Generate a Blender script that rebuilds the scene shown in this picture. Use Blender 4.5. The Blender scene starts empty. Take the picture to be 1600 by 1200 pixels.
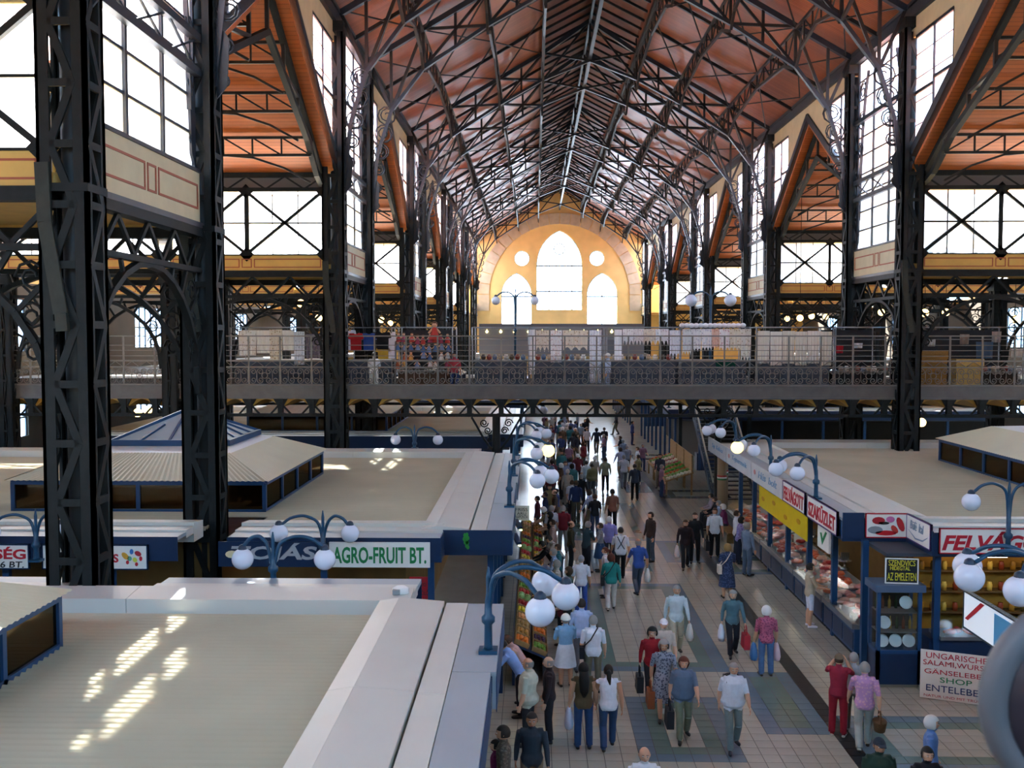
import bpy, bmesh, math, random
from mathutils import Vector, Matrix
R = random.Random(7)
WS = bpy.data.scenes.new('workbench')
S = bpy.context.scene
COL = S.collection
def ws_dg(sc=None):
    sc = sc or WS
    with bpy.context.temp_override(scene=sc, view_layer=sc.view_layers[0]): dg = bpy.context.evaluated_depsgraph_get()
    dg.update(); return dg
# ------------------------------------------------------------------ camera
FPX, CX, CY, HC = 1555.0, 800.0, 600.0, 8.0
VPX, VPY = 835.0, 522.0
PITCH = math.atan((CY - VPY) / FPX)
YAW = math.atan((VPX - CX) / FPX * math.cos(PITCH))
cam = bpy.data.cameras.new('camera'); camo = bpy.data.objects.new('camera', cam); COL.objects.link(camo)
cam.sensor_width = 36.0; cam.lens = FPX * 36 / 1600; cam.clip_end = 600; cam.clip_start = 0.05
camo.location = (0, 0, HC); camo.rotation_euler = (math.pi / 2 - PITCH, 0, YAW)
S.camera = camo
RV = Vector((math.cos(YAW), math.sin(YAW), 0)); FH = Vector((-math.sin(YAW), math.cos(YAW), 0))
FV = FH * math.cos(PITCH) - Vector((0, 0, math.sin(PITCH))); UV = FH * math.sin(PITCH) + Vector((0, 0, math.cos(PITCH)))
def ray(u, v): return FV + RV * ((u - CX) / FPX) + UV * ((CY - v) / FPX)
def atZ(u, v, z): d = ray(u, v); return Vector((0, 0, HC)) + d * ((z - HC) / d.z)
def atY(u, v, y): d = ray(u, v); return Vector((0, 0, HC)) + d * (y / d.y)
def atX(u, v, x): d = ray(u, v); return Vector((0, 0, HC)) + d * (x / d.x)
# ------------------------------------------------------------------ light
W = bpy.data.worlds.new('sky'); S.world = W; W.use_nodes = True
bg = W.node_tree.nodes['Background']; bg.inputs[0].default_value = (0.40, 0.68, 1.0, 1); bg.inputs[1].default_value = 12.5
SUN_DIR = Vector((0.22, -0.62, -1.0)).normalized()     # the way the sunlight travels
sl = bpy.data.lights.new('sun', 'SUN'); sl.energy = 130.0; sl.angle = 0.009; sl.color = (1.0, 0.97, 0.92)
slo = bpy.data.objects.new('sun', sl); COL.objects.link(slo); slo.rotation_euler = SUN_DIR.to_track_quat('-Z', 'Y').to_euler(); slo.location = (-20, 60, 60)
S.view_settings.view_transform = 'Standard'; S.view_settings.look = 'None'; S.view_settings.gamma = 1.0
S.view_settings.use_curve_mapping = False; S.view_settings.exposure = 0.0
S.cycles.use_denoising = True; S.cycles.max_bounces = 10; S.cycles.diffuse_bounces = 5; S.cycles.transparent_max_bounces = 24
S.cycles.sample_clamp_indirect = 8.0; S.cycles.caustics_reflective = False; S.cycles.caustics_refractive = False
# ------------------------------------------------------------------ materials
def C(h):
    h = h.lstrip('#'); o = []
    for i in (0, 2, 4):
        c = int(h[i:i + 2], 16) / 255; o.append(c / 12.92 if c <= 0.04045 else ((c + 0.055) / 1.055) ** 2.4)
    return tuple(o)
MATS = {}
def mat(name, col='#808080', rough=0.6, metal=0.0, var=0.0, scale=3.0, bump=0.0, emit=0.0, spec=0.4, trans=0.0):
    if name in MATS: return MATS[name]
    m = bpy.data.materials.new(name); MATS[name] = m; m.use_nodes = True
    nt = m.node_tree; b = nt.nodes['Principled BSDF']
    c = C(col) if isinstance(col, str) else col
    b.inputs['Base Color'].default_value = (*c, 1); b.inputs['Roughness'].default_value = rough; b.inputs['Metallic'].default_value = metal
    b.inputs['Specular IOR Level'].default_value = spec
    if emit: b.inputs['Emission Color'].default_value = (*c, 1); b.inputs['Emission Strength'].default_value = emit
    if var or bump:
        tc = nt.nodes.new('ShaderNodeTexCoord'); nz = nt.nodes.new('ShaderNodeTexNoise'); nz.inputs['Scale'].default_value = scale; nz.inputs['Detail'].default_value = 4
        nt.links.new(tc.outputs['Object'], nz.inputs['Vector'])
        if var:
            mr = nt.nodes.new('ShaderNodeMapRange'); mr.inputs[1].default_value = 0.25; mr.inputs[2].default_value = 0.75
            mr.inputs[3].default_value = 1 - var; mr.inputs[4].default_value = 1 + var
            mx = nt.nodes.new('ShaderNodeVectorMath'); mx.operation = 'SCALE'; mx.inputs[0].default_value = c
            nt.links.new(nz.outputs['Fac'], mr.inputs[0]); nt.links.new(mr.outputs[0], mx.inputs['Scale']); nt.links.new(mx.outputs[0], b.inputs['Base Color'])
        if bump:
            bp = nt.nodes.new('ShaderNodeBump'); bp.inputs['Strength'].default_value = bump; bp.inputs['Distance'].default_value = 0.01
            nt.links.new(nz.outputs['Fac'], bp.inputs['Height']); nt.links.new(bp.outputs[0], b.inputs['Normal'])
    return m
def boards(name, col, axis, per, rough=0.45):
    """painted board ceiling: fine joint lines across one axis"""
    m = mat(name, col, rough); nt = m.node_tree; b = nt.nodes['Principled BSDF']; c = C(col)
    tc = nt.nodes.new('ShaderNodeTexCoord'); sx = nt.nodes.new('ShaderNodeSeparateXYZ'); nt.links.new(tc.outputs['Object'], sx.inputs[0])
    a = nt.nodes.new('ShaderNodeMath'); a.operation = 'MULTIPLY'; a.inputs[1].default_value = 1 / per; nt.links.new(sx.outputs[axis], a.inputs[0])
    f = nt.nodes.new('ShaderNodeMath'); f.operation = 'FRACT'; nt.links.new(a.outputs[0], f.inputs[0])
    fl = nt.nodes.new('ShaderNodeMath'); fl.operation = 'FLOOR'; nt.links.new(a.outputs[0], fl.inputs[0])
    wn = nt.nodes.new('ShaderNodeTexWhiteNoise'); wn.noise_dimensions = '1D'; nt.links.new(fl.outputs[0], wn.inputs['W'])
    cr = nt.nodes.new('ShaderNodeValToRGB'); cr.color_ramp.elements[0].position = 0.0; cr.color_ramp.elements[0].color = (0.45, 0.45, 0.45, 1)
    cr.color_ramp.elements[1].position = 0.22; cr.color_ramp.elements[1].color = (1, 1, 1, 1); nt.links.new(f.outputs[0], cr.inputs[0])
    mr = nt.nodes.new('ShaderNodeMapRange'); mr.inputs[3].default_value = 0.86; mr.inputs[4].default_value = 1.12; nt.links.new(wn.outputs['Value'], mr.inputs[0])
    m1 = nt.nodes.new('ShaderNodeVectorMath'); m1.operation = 'SCALE'; m1.inputs[0].default_value = c; nt.links.new(mr.outputs[0], m1.inputs['Scale'])
    m2 = nt.nodes.new('ShaderNodeVectorMath'); m2.operation = 'MULTIPLY'; nt.links.new(m1.outputs[0], m2.inputs[0]); nt.links.new(cr.outputs[0], m2.inputs[1])
    nt.links.new(m2.outputs[0], b.inputs['Base Color'])
    bp = nt.nodes.new('ShaderNodeBump'); bp.inputs['Strength'].default_value = 0.4; bp.inputs['Distance'].default_value = 0.01
    nt.links.new(cr.outputs[0], bp.inputs['Height']); nt.links.new(bp.outputs[0], b.inputs['Normal'])
    return m
def glass(name, tint, clear=0.55, milky=None):
    """window glass: part clear, part frosted, lets daylight and sun through"""
    m = bpy.data.materials.new(name); MATS[name] = m; m.use_nodes = True; nt = m.node_tree; nt.nodes.clear()
    out = nt.nodes.new('ShaderNodeOutputMaterial'); t = nt.nodes.new('ShaderNodeBsdfTransparent'); t.inputs[0].default_value = (*tint, 1)
    tl = nt.nodes.new('ShaderNodeBsdfTranslucent' if milky is None else 'ShaderNodeBsdfGlossy'); tl.inputs[0].default_value = (*(milky or tint), 1)
    if milky: tl.inputs['Roughness'].default_value = 0.08
    mx = nt.nodes.new('ShaderNodeMixShader'); mx.inputs[0].default_value = 1 - clear
    nt.links.new(t.outputs[0], mx.inputs[1]); nt.links.new(tl.outputs[0], mx.inputs[2]); nt.links.new(mx.outputs[0], out.inputs[0])
    return m
IRON = mat('dark_green_iron', '#1b1e1e', 0.6, 0.0, 0.25, 6.0, spec=0.2)
IRON_B = mat('blue_black_iron', '#262b33', 0.45, 0.0, 0.2, 6.0)
IRON_D = mat('brown_black_iron', '#211e1c', 0.5, 0.0, 0.2, 5.0)
STRAP = mat('grey_painted_strap', '#34352f', 0.6, 0.0, 0.2, 5.0, spec=0.2)
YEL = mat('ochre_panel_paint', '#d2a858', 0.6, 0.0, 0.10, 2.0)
CREAM = mat('cream_panel_tone', '#c9b891', 0.6, 0.0, 0.08, 2.0)  # paler tone than the ochre, for panels and cladding along the nave sides
REDLINE = mat('red_brown_line_paint', '#a2553a', 0.6)
GABLE = mat('gable_yellow_plaster', '#efcb86', 0.8, 0.0, 0.10, 0.6)
STONE = mat('grey_arch_stone', '#c4b298', 0.8, 0.0, 0.15, 1.5)
CEIL = boards('orange_board_ceiling', '#a05a36', 1, 0.16, 0.42)
CEILT = boards('orange_board_aisle_ceiling', '#b8622e', 1, 0.16, 0.42)
LANT = mat('brown_lantern_boards', '#7c4630', 0.6, 0.0, 0.2, 3.0)
GLASS = glass('daylight_wire_glass', (0.93, 0.96, 1.0), 0.6)
BROWNGLASS = glass('brown_tinted_glass', (0.42, 0.30, 0.16), 0.72, (0.30, 0.24, 0.16))
CLEAR = glass('clear_shop_glass', (0.93, 0.96, 0.96), 0.93, (0.9, 0.9, 0.9))
BLUEGLASS = mat('pale_blue_roof_glass', '#a9b7bd', 0.3)
BLUE = mat('stall_blue_paint', '#1c4168', 0.4, 0.0, 0.1, 2.0)
DBLUE = mat('stall_dark_blue_paint', '#142c4c', 0.4, 0.0, 0.1, 2.0)
LBLUE = mat('pale_blue_canopy_sheet', '#9aa5ad', 0.35, 0.0, 0.05, 1.2)
BEIGE = mat('beige_roof_sheet', '#c3c5be', 0.42, 0.0, 0.05, 0.8)
TAN = mat('tan_roof_deck', '#b3ab93', 0.55, 0.0, 0.10, 0.5)
LAMPBLUE = mat('lamp_blue_paint', '#1f4763', 0.3, 0.0, 0.05, 4.0)
WHITE = mat('white_paint', '#e9e9e6', 0.5)
DARK = mat('dark_interior', '#1c1a18', 0.8)
# ------------------------------------------------------------------ mesh helper
class MB:
    def __init__(s): s.v = []; s.f = []; s.m = []; s.s = []
    def add(s, vs, fs, mi=0, sm=False):
        o = len(s.v); s.v += [tuple(p) for p in vs]
        for f in fs: s.f.append(tuple(i + o for i in f)); s.m.append(mi); s.s.append(sm)
        return s
    def box(s, c, d, mi=0, rz=0.0, M=None):
        x, y, z = d[0] / 2, d[1] / 2, d[2] / 2
        P = [Vector(p) for p in ((-x, -y, -z), (x, -y, -z), (x, y, -z), (-x, y, -z), (-x, -y, z), (x, -y, z), (x, y, z), (-x, y, z))]
        if M is not None: P = [M @ p for p in P]
        elif rz: q = Matrix.Rotation(rz, 3, 'Z'); P = [q @ p for p in P]
        c = Vector(c); return s.add([p + c for p in P], [(0, 3, 2, 1), (4, 5, 6, 7), (0, 1, 5, 4), (1, 2, 6, 5), (2, 3, 7, 6), (3, 0, 4, 7)], mi)
    def b2(s, x0, x1, y0, y1, z0, z1, mi=0): return s.box(((x0 + x1) / 2, (y0 + y1) / 2, (z0 + z1) / 2), (abs(x1 - x0), abs(y1 - y0), abs(z1 - z0)), mi)
    def bar(s, a, b, w, h=None, mi=0, up=(0, 0, 1)):
        a, b = Vector(a), Vector(b); h = h or w; d = (b - a)
        if d.length < 1e-6: return s
        d.normalize(); up = Vector(up)
        if abs(d.dot(up)) > 0.99: up = Vector((0, 1, 0)) if abs(d.y) < 0.9 else Vector((1, 0, 0))
        r = d.cross(up).normalized(); u = r.cross(d)
        P = [p + r * i * w / 2 + u * j * h / 2 for p in (a, b) for i, j in ((-1, -1), (1, -1), (1, 1), (-1, 1))]
        return s.add(P, [(0, 1, 2, 3), (7, 6, 5, 4), (0, 4, 5, 1), (1, 5, 6, 2), (2, 6, 7, 3), (3, 7, 4, 0)], mi)
    def poly(s, pts, w, h=None, mi=0, up=(0, 0, 1)):
        for a, b in zip(pts, pts[1:]): s.bar(a, b, w, h, mi, up)
        return s
    def tube(s, pts, r, n=8, mi=0, closed=False):
        pts = [Vector(p) for p in pts]; k = len(pts); rs = r if isinstance(r, (list, tuple)) else [r] * k
        V = []; prev = None
        for i, p in enumerate(pts):
            t = (pts[(i + 1) % k] - pts[i - 1]) if closed else (pts[min(i + 1, k - 1)] - pts[max(i - 1, 0)])
            t.normalize()
            if prev is None: a = Vector((0, 0, 1)) if abs(t.z) < 0.9 else Vector((1, 0, 0)); prev = t.cross(a).normalized()
            u = (prev - t * prev.dot(t)).normalized(); prev = u; w = t.cross(u)
            V += [p + (u * math.cos(2 * math.pi * j / n) + w * math.sin(2 * math.pi * j / n)) * rs[i] for j in range(n)]
        F = []; kk = k if closed else k - 1
        for i in range(kk):
            for j in range(n): a, b = i * n, ((i + 1) % k) * n; F.append((a + j, a + (j + 1) % n, b + (j + 1) % n, b + j))
        if not closed: F += [tuple(range(n))[::-1], tuple((k - 1) * n + j for j in range(n))]
        return s.add(V, F, mi, True)
    def lathe(s, prof, c=(0, 0, 0), n=12, mi=0, sx=1, sy=1):
        V = []; F = []; k = len(prof)
        for r, z in prof: V += [(c[0] + r * sx * math.cos(2 * math.pi * j / n), c[1] + r * sy * math.sin(2 * math.pi * j / n), c[2] + z) for j in range(n)]
        for i in range(k - 1):
            for j in range(n): F.append((i * n + j, i * n + (j + 1) % n, (i + 1) * n + (j + 1) % n, (i + 1) * n + j))
        F += [tuple(range(n))[::-1], tuple((k - 1) * n + j for j in range(n))]
        return s.add(V, F, mi, True)
    def ball(s, c, r, n=12, k=7, mi=0, M=None):
        rr = r if isinstance(r, (tuple, list)) else (r, r, r); V = [Vector((0, 0, -1))]
        for i in range(1, k):
            a = -math.pi / 2 + math.pi * i / k
            V += [Vector((math.cos(a) * math.cos(2 * math.pi * j / n), math.cos(a) * math.sin(2 * math.pi * j / n), math.sin(a))) for j in range(n)]
        V.append(Vector((0, 0, 1))); F = [(0, 1 + (j + 1) % n, 1 + j) for j in range(n)]
        for i in range(k - 2):
            for j in range(n): a, b = 1 + i * n, 1 + (i + 1) * n; F.append((a + j, a + (j + 1) % n, b + (j + 1) % n, b + j))
        L = len(V) - 1; a = 1 + (k - 2) * n; F += [(a + j, a + (j + 1) % n, L) for j in range(n)]
        V = [Vector((p.x * rr[0], p.y * rr[1], p.z * rr[2])) for p in V]
        if M is not None: V = [M @ p for p in V]
        c = Vector(c); return s.add([p + c for p in V], F, mi, True)
    def prism(s, pts, d, mi=0):
        """extrude a planar outline of 3-D points by vector d"""
        pts = [Vector(p) for p in pts]; d = Vector(d); n = len(pts)
        return s.add(pts + [p + d for p in pts], [tuple(range(n))[::-1], tuple(range(n, 2 * n))] + [(i, (i + 1) % n, n + (i + 1) % n, n + i) for i in range(n)], mi)
    def grid(s, fn, nu, nv, mi=0, sm=True):
        V = [fn(i / nu, j / nv) for j in range(nv + 1) for i in range(nu + 1)]
        return s.add(V, [(j * (nu + 1) + i, j * (nu + 1) + i + 1, (j + 1) * (nu + 1) + i + 1, (j + 1) * (nu + 1) + i) for j in range(nv) for i in range(nu)], mi, sm)
    def mesh(s, name, mats):
        me = bpy.data.meshes.new(name); me.from_pydata(s.v, [], s.f)
        for m in (mats if isinstance(mats, (list, tuple)) else [mats]): me.materials.append(m)
        if s.f: me.polygons.foreach_set('material_index', s.m); me.polygons.foreach_set('use_smooth', s.s)
        me.update(); return me
    def build(s, name, mats, parent=None, loc=(0, 0, 0), rz=0.0): return put(name, s.mesh(name, mats), parent, loc, rz)
def put(name, me, parent=None, loc=(0, 0, 0), rz=0.0):
    o = bpy.data.objects.new(name, me); COL.objects.link(o); o.location = loc; o.rotation_euler = (0, 0, rz)
    if parent is not None: o.parent = parent
    return o
def tag(o, label=None, cat=None, group=None, kind=None):
    if label: o['label'] = label
    if cat: o['category'] = cat
    if group: o['group'] = group
    if kind: o['kind'] = kind
    return o
def thing(name, label, cat, loc=(0, 0, 0), rz=0.0, group=None):
    o = bpy.data.objects.new(name, None); COL.objects.link(o); o.location = loc; o.rotation_euler = (0, 0, rz); o.empty_display_size = 0.2
    return tag(o, label, cat, group)
KIDS = {}
def copy_tree(o, loc=None, rz=None, label=None, parent=None, scale=None):
    c = o.copy(); COL.objects.link(c); c.parent = parent
    if loc is not None: c.location = loc
    if rz is not None: c.rotation_euler = (0, 0, rz)
    if scale is not None: c.scale = scale
    if label: c['label'] = label
    for ch in o.children: copy_tree(ch, parent=c)
    return c
def box_mesh(name, d, m, mi=0): return MB().box((0, 0, 0), d).mesh(name, m)
def bar_obj(name, me_unit, a, b, parent):
    """a copy of a unit-length bar (along local X) laid from a to b"""
    a, b = Vector(a), Vector(b); d = b - a; o = put(name, me_unit, parent, a)
    o.rotation_mode = 'QUATERNION'; o.rotation_quaternion = d.to_track_quat('X', 'Z'); o.scale = (d.length, 1, 1); return o
def unit_bar(w, h, m):
    return MB().add([(x, y * w / 2, z * h / 2) for x in (0, 1) for y, z in ((-1, -1), (1, -1), (1, 1), (-1, 1))],
                    [(0, 1, 2, 3), (7, 6, 5, 4), (0, 4, 5, 1), (1, 5, 6, 2), (2, 6, 7, 3), (3, 7, 4, 0)]).mesh('bar', m)
def arc(c, r, a0, a1, n, ax, ay):
    c, ax, ay = Vector(c), Vector(ax), Vector(ay)
    return [c + ax * (r * math.cos(a0 + (a1 - a0) * i / n)) + ay * (r * math.sin(a0 + (a1 - a0) * i / n)) for i in range(n + 1)]
def spiral(c, r0, r1, a0, turns, n, ax, ay):
    c, ax, ay = Vector(c), Vector(ax), Vector(ay)
    return [c + (ax * math.cos(a0 + turns * 2 * math.pi * i / n) + ay * math.sin(a0 + turns * 2 * math.pi * i / n)) * (r0 + (r1 - r0) * i / n) for i in range(n + 1)]
def lettering(txt, size, m, parent, M, shear=0.0, width=None, thick=0.012, name='lettering', bold=0.0, height=None):
    cu = bpy.data.curves.new('txt', 'FONT'); cu.body = txt; cu.size = size; cu.extrude = thick; cu.shear = shear; cu.align_x = 'CENTER'; cu.align_y = 'CENTER'; cu.offset = bold; cu.resolution_u = 3
    t = bpy.data.objects.new('txt', cu); WS.collection.objects.link(t); dg = ws_dg()
    me = bpy.data.meshes.new_from_object(t.evaluated_get(dg)); bpy.data.objects.remove(t); bpy.data.curves.remove(cu); me.materials.clear(); me.materials.append(m)
    xs = [v.co.x for v in me.vertices]; ys = [v.co.y for v in me.vertices]; w = (max(xs) - min(xs)) or 1; h = (max(ys) - min(ys)) or 1; cx = (max(xs) + min(xs)) / 2; cy = (max(ys) + min(ys)) / 2
    k = (width / w) if width else 1.0; kh = (height / h) if height else 1.0
    for v in me.vertices: v.co.x = (v.co.x - cx) * k; v.co.y = (v.co.y - cy) * kh
    me.name = name; o = put(name, me, parent); o.matrix_local = M; return o
def face_M(p, normal):
    """local frame for something on an upright face: x runs right for a viewer, y up, z out"""
    n = Vector(normal).normalized(); u = Vector((0, 0, 1)); x = u.cross(n).normalized(); u = n.cross(x)
    return Matrix(((x.x, u.x, n.x, p[0]), (x.y, u.y, n.y, p[1]), (x.z, u.z, n.z, p[2]), (0, 0, 0, 1)))
# ================================================================== the hall
XL, XR, XC, HW = -8.0, 14.84, 3.42, 11.42
PAIRS = [(-5.6, 1.1), (17.2, 23.9), (40.0, 46.9), (62.8, 69.7), (85.6, 92.5), (108.4, 115.3), (131.2, 138.0)]
YB, YG = -9.0, 138.0
WIDE = [(PAIRS[i][1], PAIRS[i + 1][0]) for i in range(len(PAIRS) - 1)]
ZD = 5.55                                    # gallery deck
SIDES = ((-1, XL, 'left'), (1, XR, 'right'))
OUT = 22.0                                   # depth of the side aisles
# --- floor: dark bed with tiles standing a few millimetres proud
floor = MB().b2(XL - OUT, XR + OUT, YB, YG, -0.3, -0.012).build('floor', mat('dark_floor_bed', '#4a4a48', 0.7)); tag(floor, kind='structure')
TB = mat('beige_floor_tile', '#a8a697', 0.20, 0, 0.10, 1.1, spec=0.5); TN = mat('blue_floor_tile', '#647884', 0.20, 0, 0.1, 1.1, spec=0.5)
TG = mat('green_floor_tile', '#63786f', 0.20, 0, 0.1, 1.1, spec=0.5); TK = mat('black_floor_channel', '#202225', 0.4)
TP = 0.3333
RECTS = [(1.4, 4.7, 6.0, 14.6, .72), (2.0, 4.0, 1.0, 4.4, .7), (4.7, 6.0, 2.4, 6.0, .7), (6.4, 9.6, 0.6, 3.4, .72)]
def tile_kind(x, y):
    if 5.9 < x < 6.2: return 3
    yy = (y - 17.2) % 15.2
    for x0, x1, y0, y1, t in RECTS:
        if x0 <= x <= x1 and y0 <= yy <= y1:
            d = min(x - x0, x1 - x, yy - y0, y1 - yy)
            if d <= t: return 2 if d > t - .34 else 1
    return 0
tile_m = [box_mesh('tile', (TP - 0.012, TP - 0.012, 0.03), m) for m in (TB, TN, TG, TK)]
rest = MB(); nt_ = 0; cells = []
for j in range(int((66 - 9) / TP)):
    y = 9 + (j + 0.5) * TP
    for i in range(int((11.5 + 1.0) / TP)):
        x = -1.0 + (i + 0.5) * TP
        d = Vector((x, y, -HC)); u = CX + FPX * d.dot(RV) / d.dot(FV); v = CY - FPX * d.dot(UV) / d.dot(FV)
        cells.append((x, y, 855 < u < 1600 and v < 1199))
for x, y, vis in cells:
    k = tile_kind(x, y)
    if vis and nt_ < 300 and y < 40: nt_ += 1; put('tile', tile_m[k], floor, (x, y, -0.015))
    else: rest.add([(x - TP / 2 + .006, y - TP / 2 + .006, 0), (x + TP / 2 - .006, y - TP / 2 + .006, 0), (x + TP / 2 - .006, y + TP / 2 - .006, 0), (x - TP / 2 + .006, y + TP / 2 - .006, 0)], [(0, 1, 2, 3)], k)
tag(rest.build('distant_tiles', [TB, TN, TG, TK], floor), kind='stuff')
fr = MB().b2(-1.0, 11.5, 66, YG, -0.02, 0.0); fr.b2(XL - OUT, -1.0, YB, YG, -0.02, 0.0); fr.b2(11.5, XR + OUT, YB, YG, -0.02, 0.0); fr.b2(-1, 11.5, YB, 9, -.02, 0)
fr.build('plain_paving', [TB], floor)
# --- ceilings
ZE, ZK, LX = 20.95, 25.55, 2.9              # eave, lantern kerb, lantern half width
cb = MB()
for s in (-1, 1):
    cb.prism([(XC + s * (HW + 0.6), YB, ZE - 0.33), (XC + s * LX, YB, ZK), (XC + s * LX, YB, ZK + 0.16), (XC + s * (HW + 0.6), YB, ZE - 0.17)], (0, YG - YB, 0))
ceiling = tag(cb.build('ceiling', CEIL), kind='structure')
lb = MB()
for s in (-1, 1):
    lb.prism([(XC + s * LX, YB, ZK + 0.05), (XC + s * LX, YB, 26.5), (XC + s * (LX + .08), YB, 26.5), (XC + s * (LX + .08), YB, ZK + 0.05)], (0, YG - YB, 0))
    lb.prism([(XC + s * (LX + .3), YB, 26.35), (XC, YB, 27.8), (XC, YB, 27.95), (XC + s * (LX + .3), YB, 26.5)], (0, YG - YB, 0))
lb.build('lantern_roof', LANT, ceiling)
rm = unit_bar(0.10, 0.14, IRON_D)
y = 36.0
while y < 137:
    for s in (-1, 1): bar_obj('lantern_rafter', rm, (XC + s * LX, y, 26.0), (XC, y, 27.5), ceiling)
    y += 1.6
MB().b2(XC - .1, XC + .1, YB, YG, 25.0, 25.3).b2(XC - .07, XC + .07, YB, YG, 27.2, 27.55).build('ridge_beam', IRON_D, ceiling)
for s in (-1, 1): MB().b2(XC + s * LX - .09, XC + s * LX + .09, YB, YG, ZK - .3, ZK).build('lantern_kerb_beam', IRON_D, ceiling)
# --- main trusses
BC = [(11.05, 13.9), (10.75, 16.4), (10.1, 18.4), (8.6, 20.35), (5.6, 22.3), (2.9, 23.8), (0, 24.95)]
def ztop(x): return ZE - 0.3 + (HW - x) * (ZK - ZE + .3) / (HW - LX) - 0.12 if x >= LX else 26.2 + (LX - x) * 0.44
TC = [(11.1, ztop(11.1)), (10.1, ztop(10.1)), (8.6, ztop(8.6)), (5.6, ztop(5.6)), (2.9, ztop(2.9)), (0, 27.4)]
cm = unit_bar(0.26, 0.24, IRON_B); wm = unit_bar(0.10, 0.13, IRON_D); bm_ = unit_bar(0.22, 0.15, IRON_B)
def scroll_plate(sg, z0, z1, x0, x1):
    """openwork bracket in the x-z plane: rim bars, scrolls and rings"""
    b = MB(); n = 6; ax, az = (sg, 0, 0), (0, 0, 1)
    for i in range(n):
        t = (i + .5) / n; z = z0 + (z1 - z0) * t; w = (x1 - x0) * t ** 1.5 + .3; r = min(w * .42, .42)
        b.tube(spiral((sg * (x0 + w * .5), 0, z), r, r * .25, i, 1.6, 14, ax, az), .03, 4)
        b.tube(arc((sg * (x0 + w * .5), 0, z), r, 0, 2 * math.pi, 10, ax, az), .03, 4)
    b.prism([(sg * x0, -.03, z0), (sg * (x0 + .25), -.03, z0 + .3), (sg * (x0 + .32), -.03, z0 + 1.4), (sg * x0, -.03, z0 + 1.9)], (0, .06, 0))
    return b
truss = thing('roof_truss', 'dark iron arched roof truss spanning the nave between two lattice columns', 'truss', group='nave roof trusses')
for s in (-1, 1):
    P3 = lambda p: Vector((XC + s * p[0], 0, p[1]))
    for a, b in zip(TC, TC[1:]): bar_obj('top_chord', cm, P3(a), P3(b), truss)
    for a, b in zip(BC, BC[1:]): bar_obj('bottom_chord', bm_, P3(a), P3(b), truss)
    for a, b in ((BC[2], TC[1]), (BC[3], TC[2]), (BC[4], TC[3]), (BC[5], TC[4]), (BC[2], TC[0]), (BC[2], TC[2]), (BC[3], TC[3]), (BC[4], TC[4]), (BC[4], TC[2]), (BC[5], TC[3]), (BC[6], TC[4]), (BC[5], TC[5]), ((2.9, ZK), (2.9, 26.3))):
        bar_obj('web_strut', wm, P3(a), P3(b), truss)
    for a, b, k in ((BC[3], BC[4], TC[2:4]), (BC[4], BC[5], TC[3:5])):
        m0 = ((a[0] + b[0]) / 2, (a[1] + b[1]) / 2); m1 = ((k[0][0] + k[1][0]) / 2, (k[0][1] + k[1][1]) / 2); bar_obj('web_strut', wm, P3(m0), P3(m1), truss)
    br = scroll_plate(-s, 13.6, 18.6, 0.0, 1.2).build('scroll_bracket', IRON_B, truss, (XC + s * 11.0, 0, 0))
bar_obj('web_strut', wm, (XC, 0, 24.95), (XC, 0, 27.4), truss)
first = True
TRY = [y for p in PAIRS[1:] for y in p][:-1]
for y in TRY:
    if first: truss.location = (0, y, 0); first = False
    else: copy_tree(truss, (0, y, 0))
# --- lattice purlins along the nave, and roof bracing
def purlin(L, n):
    t = thing('lattice_purlin', 'slender iron lattice purlin running along the nave under the orange ceiling', 'purlin', group='nave lattice purlins')
    pm = unit_bar(0.12, 0.14, IRON_D); qm = unit_bar(0.055, 0.07, IRON_D)
    bar_obj('top_chord', pm, (0, 0, 0), (0, L, 0), t); pts = [(0, 0, -1.75), (0, L * .12, -1.15), (0, L * .5, -0.75), (0, L * .88, -1.15), (0, L, -1.75)]
    def zb(y):
        for a, b in zip(pts, pts[1:]):
            if a[1] <= y <= b[1] + 1e-6: return a[2] + (b[2] - a[2]) * (y - a[1]) / (b[1] - a[1])
        return -1
    for a, b in zip(pts, pts[1:]): bar_obj('bottom_chord', pm, a, b, t)
    for i in range(n):
        y0, y1 = L * i / n, L * (i + 1) / n
        bar_obj('lattice_bar', qm, (0, y0, zb(y0)) if i % 2 else (0, y0, 0), (0, y1, 0) if i % 2 else (0, y1, zb(y1)), t)
        if i: bar_obj('lattice_bar', qm, (0, y0, 0), (0, y0, zb(y0)), t)
    return t
LINES = [y for p in PAIRS for y in p]
pu = {}
for a, b in zip(LINES[2:], LINES[3:]):
    wide = b - a > 9
    for s in (-1, 1):
        for x in (8.6, 5.6, 2.9):
            loc = (XC + s * x, a + .15, ztop(x) - (0.12 if x > 3 else .5))
            key = round(b - a, 1)
            if key not in pu: pu[key] = purlin(b - a - .3, 10 if wide else 5); pu[key].location = loc
            else: copy_tree(pu[key], loc)
tm = unit_bar(0.06, 0.06, IRON_D); rfm = unit_bar(.14, .16, IRON_D)
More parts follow.
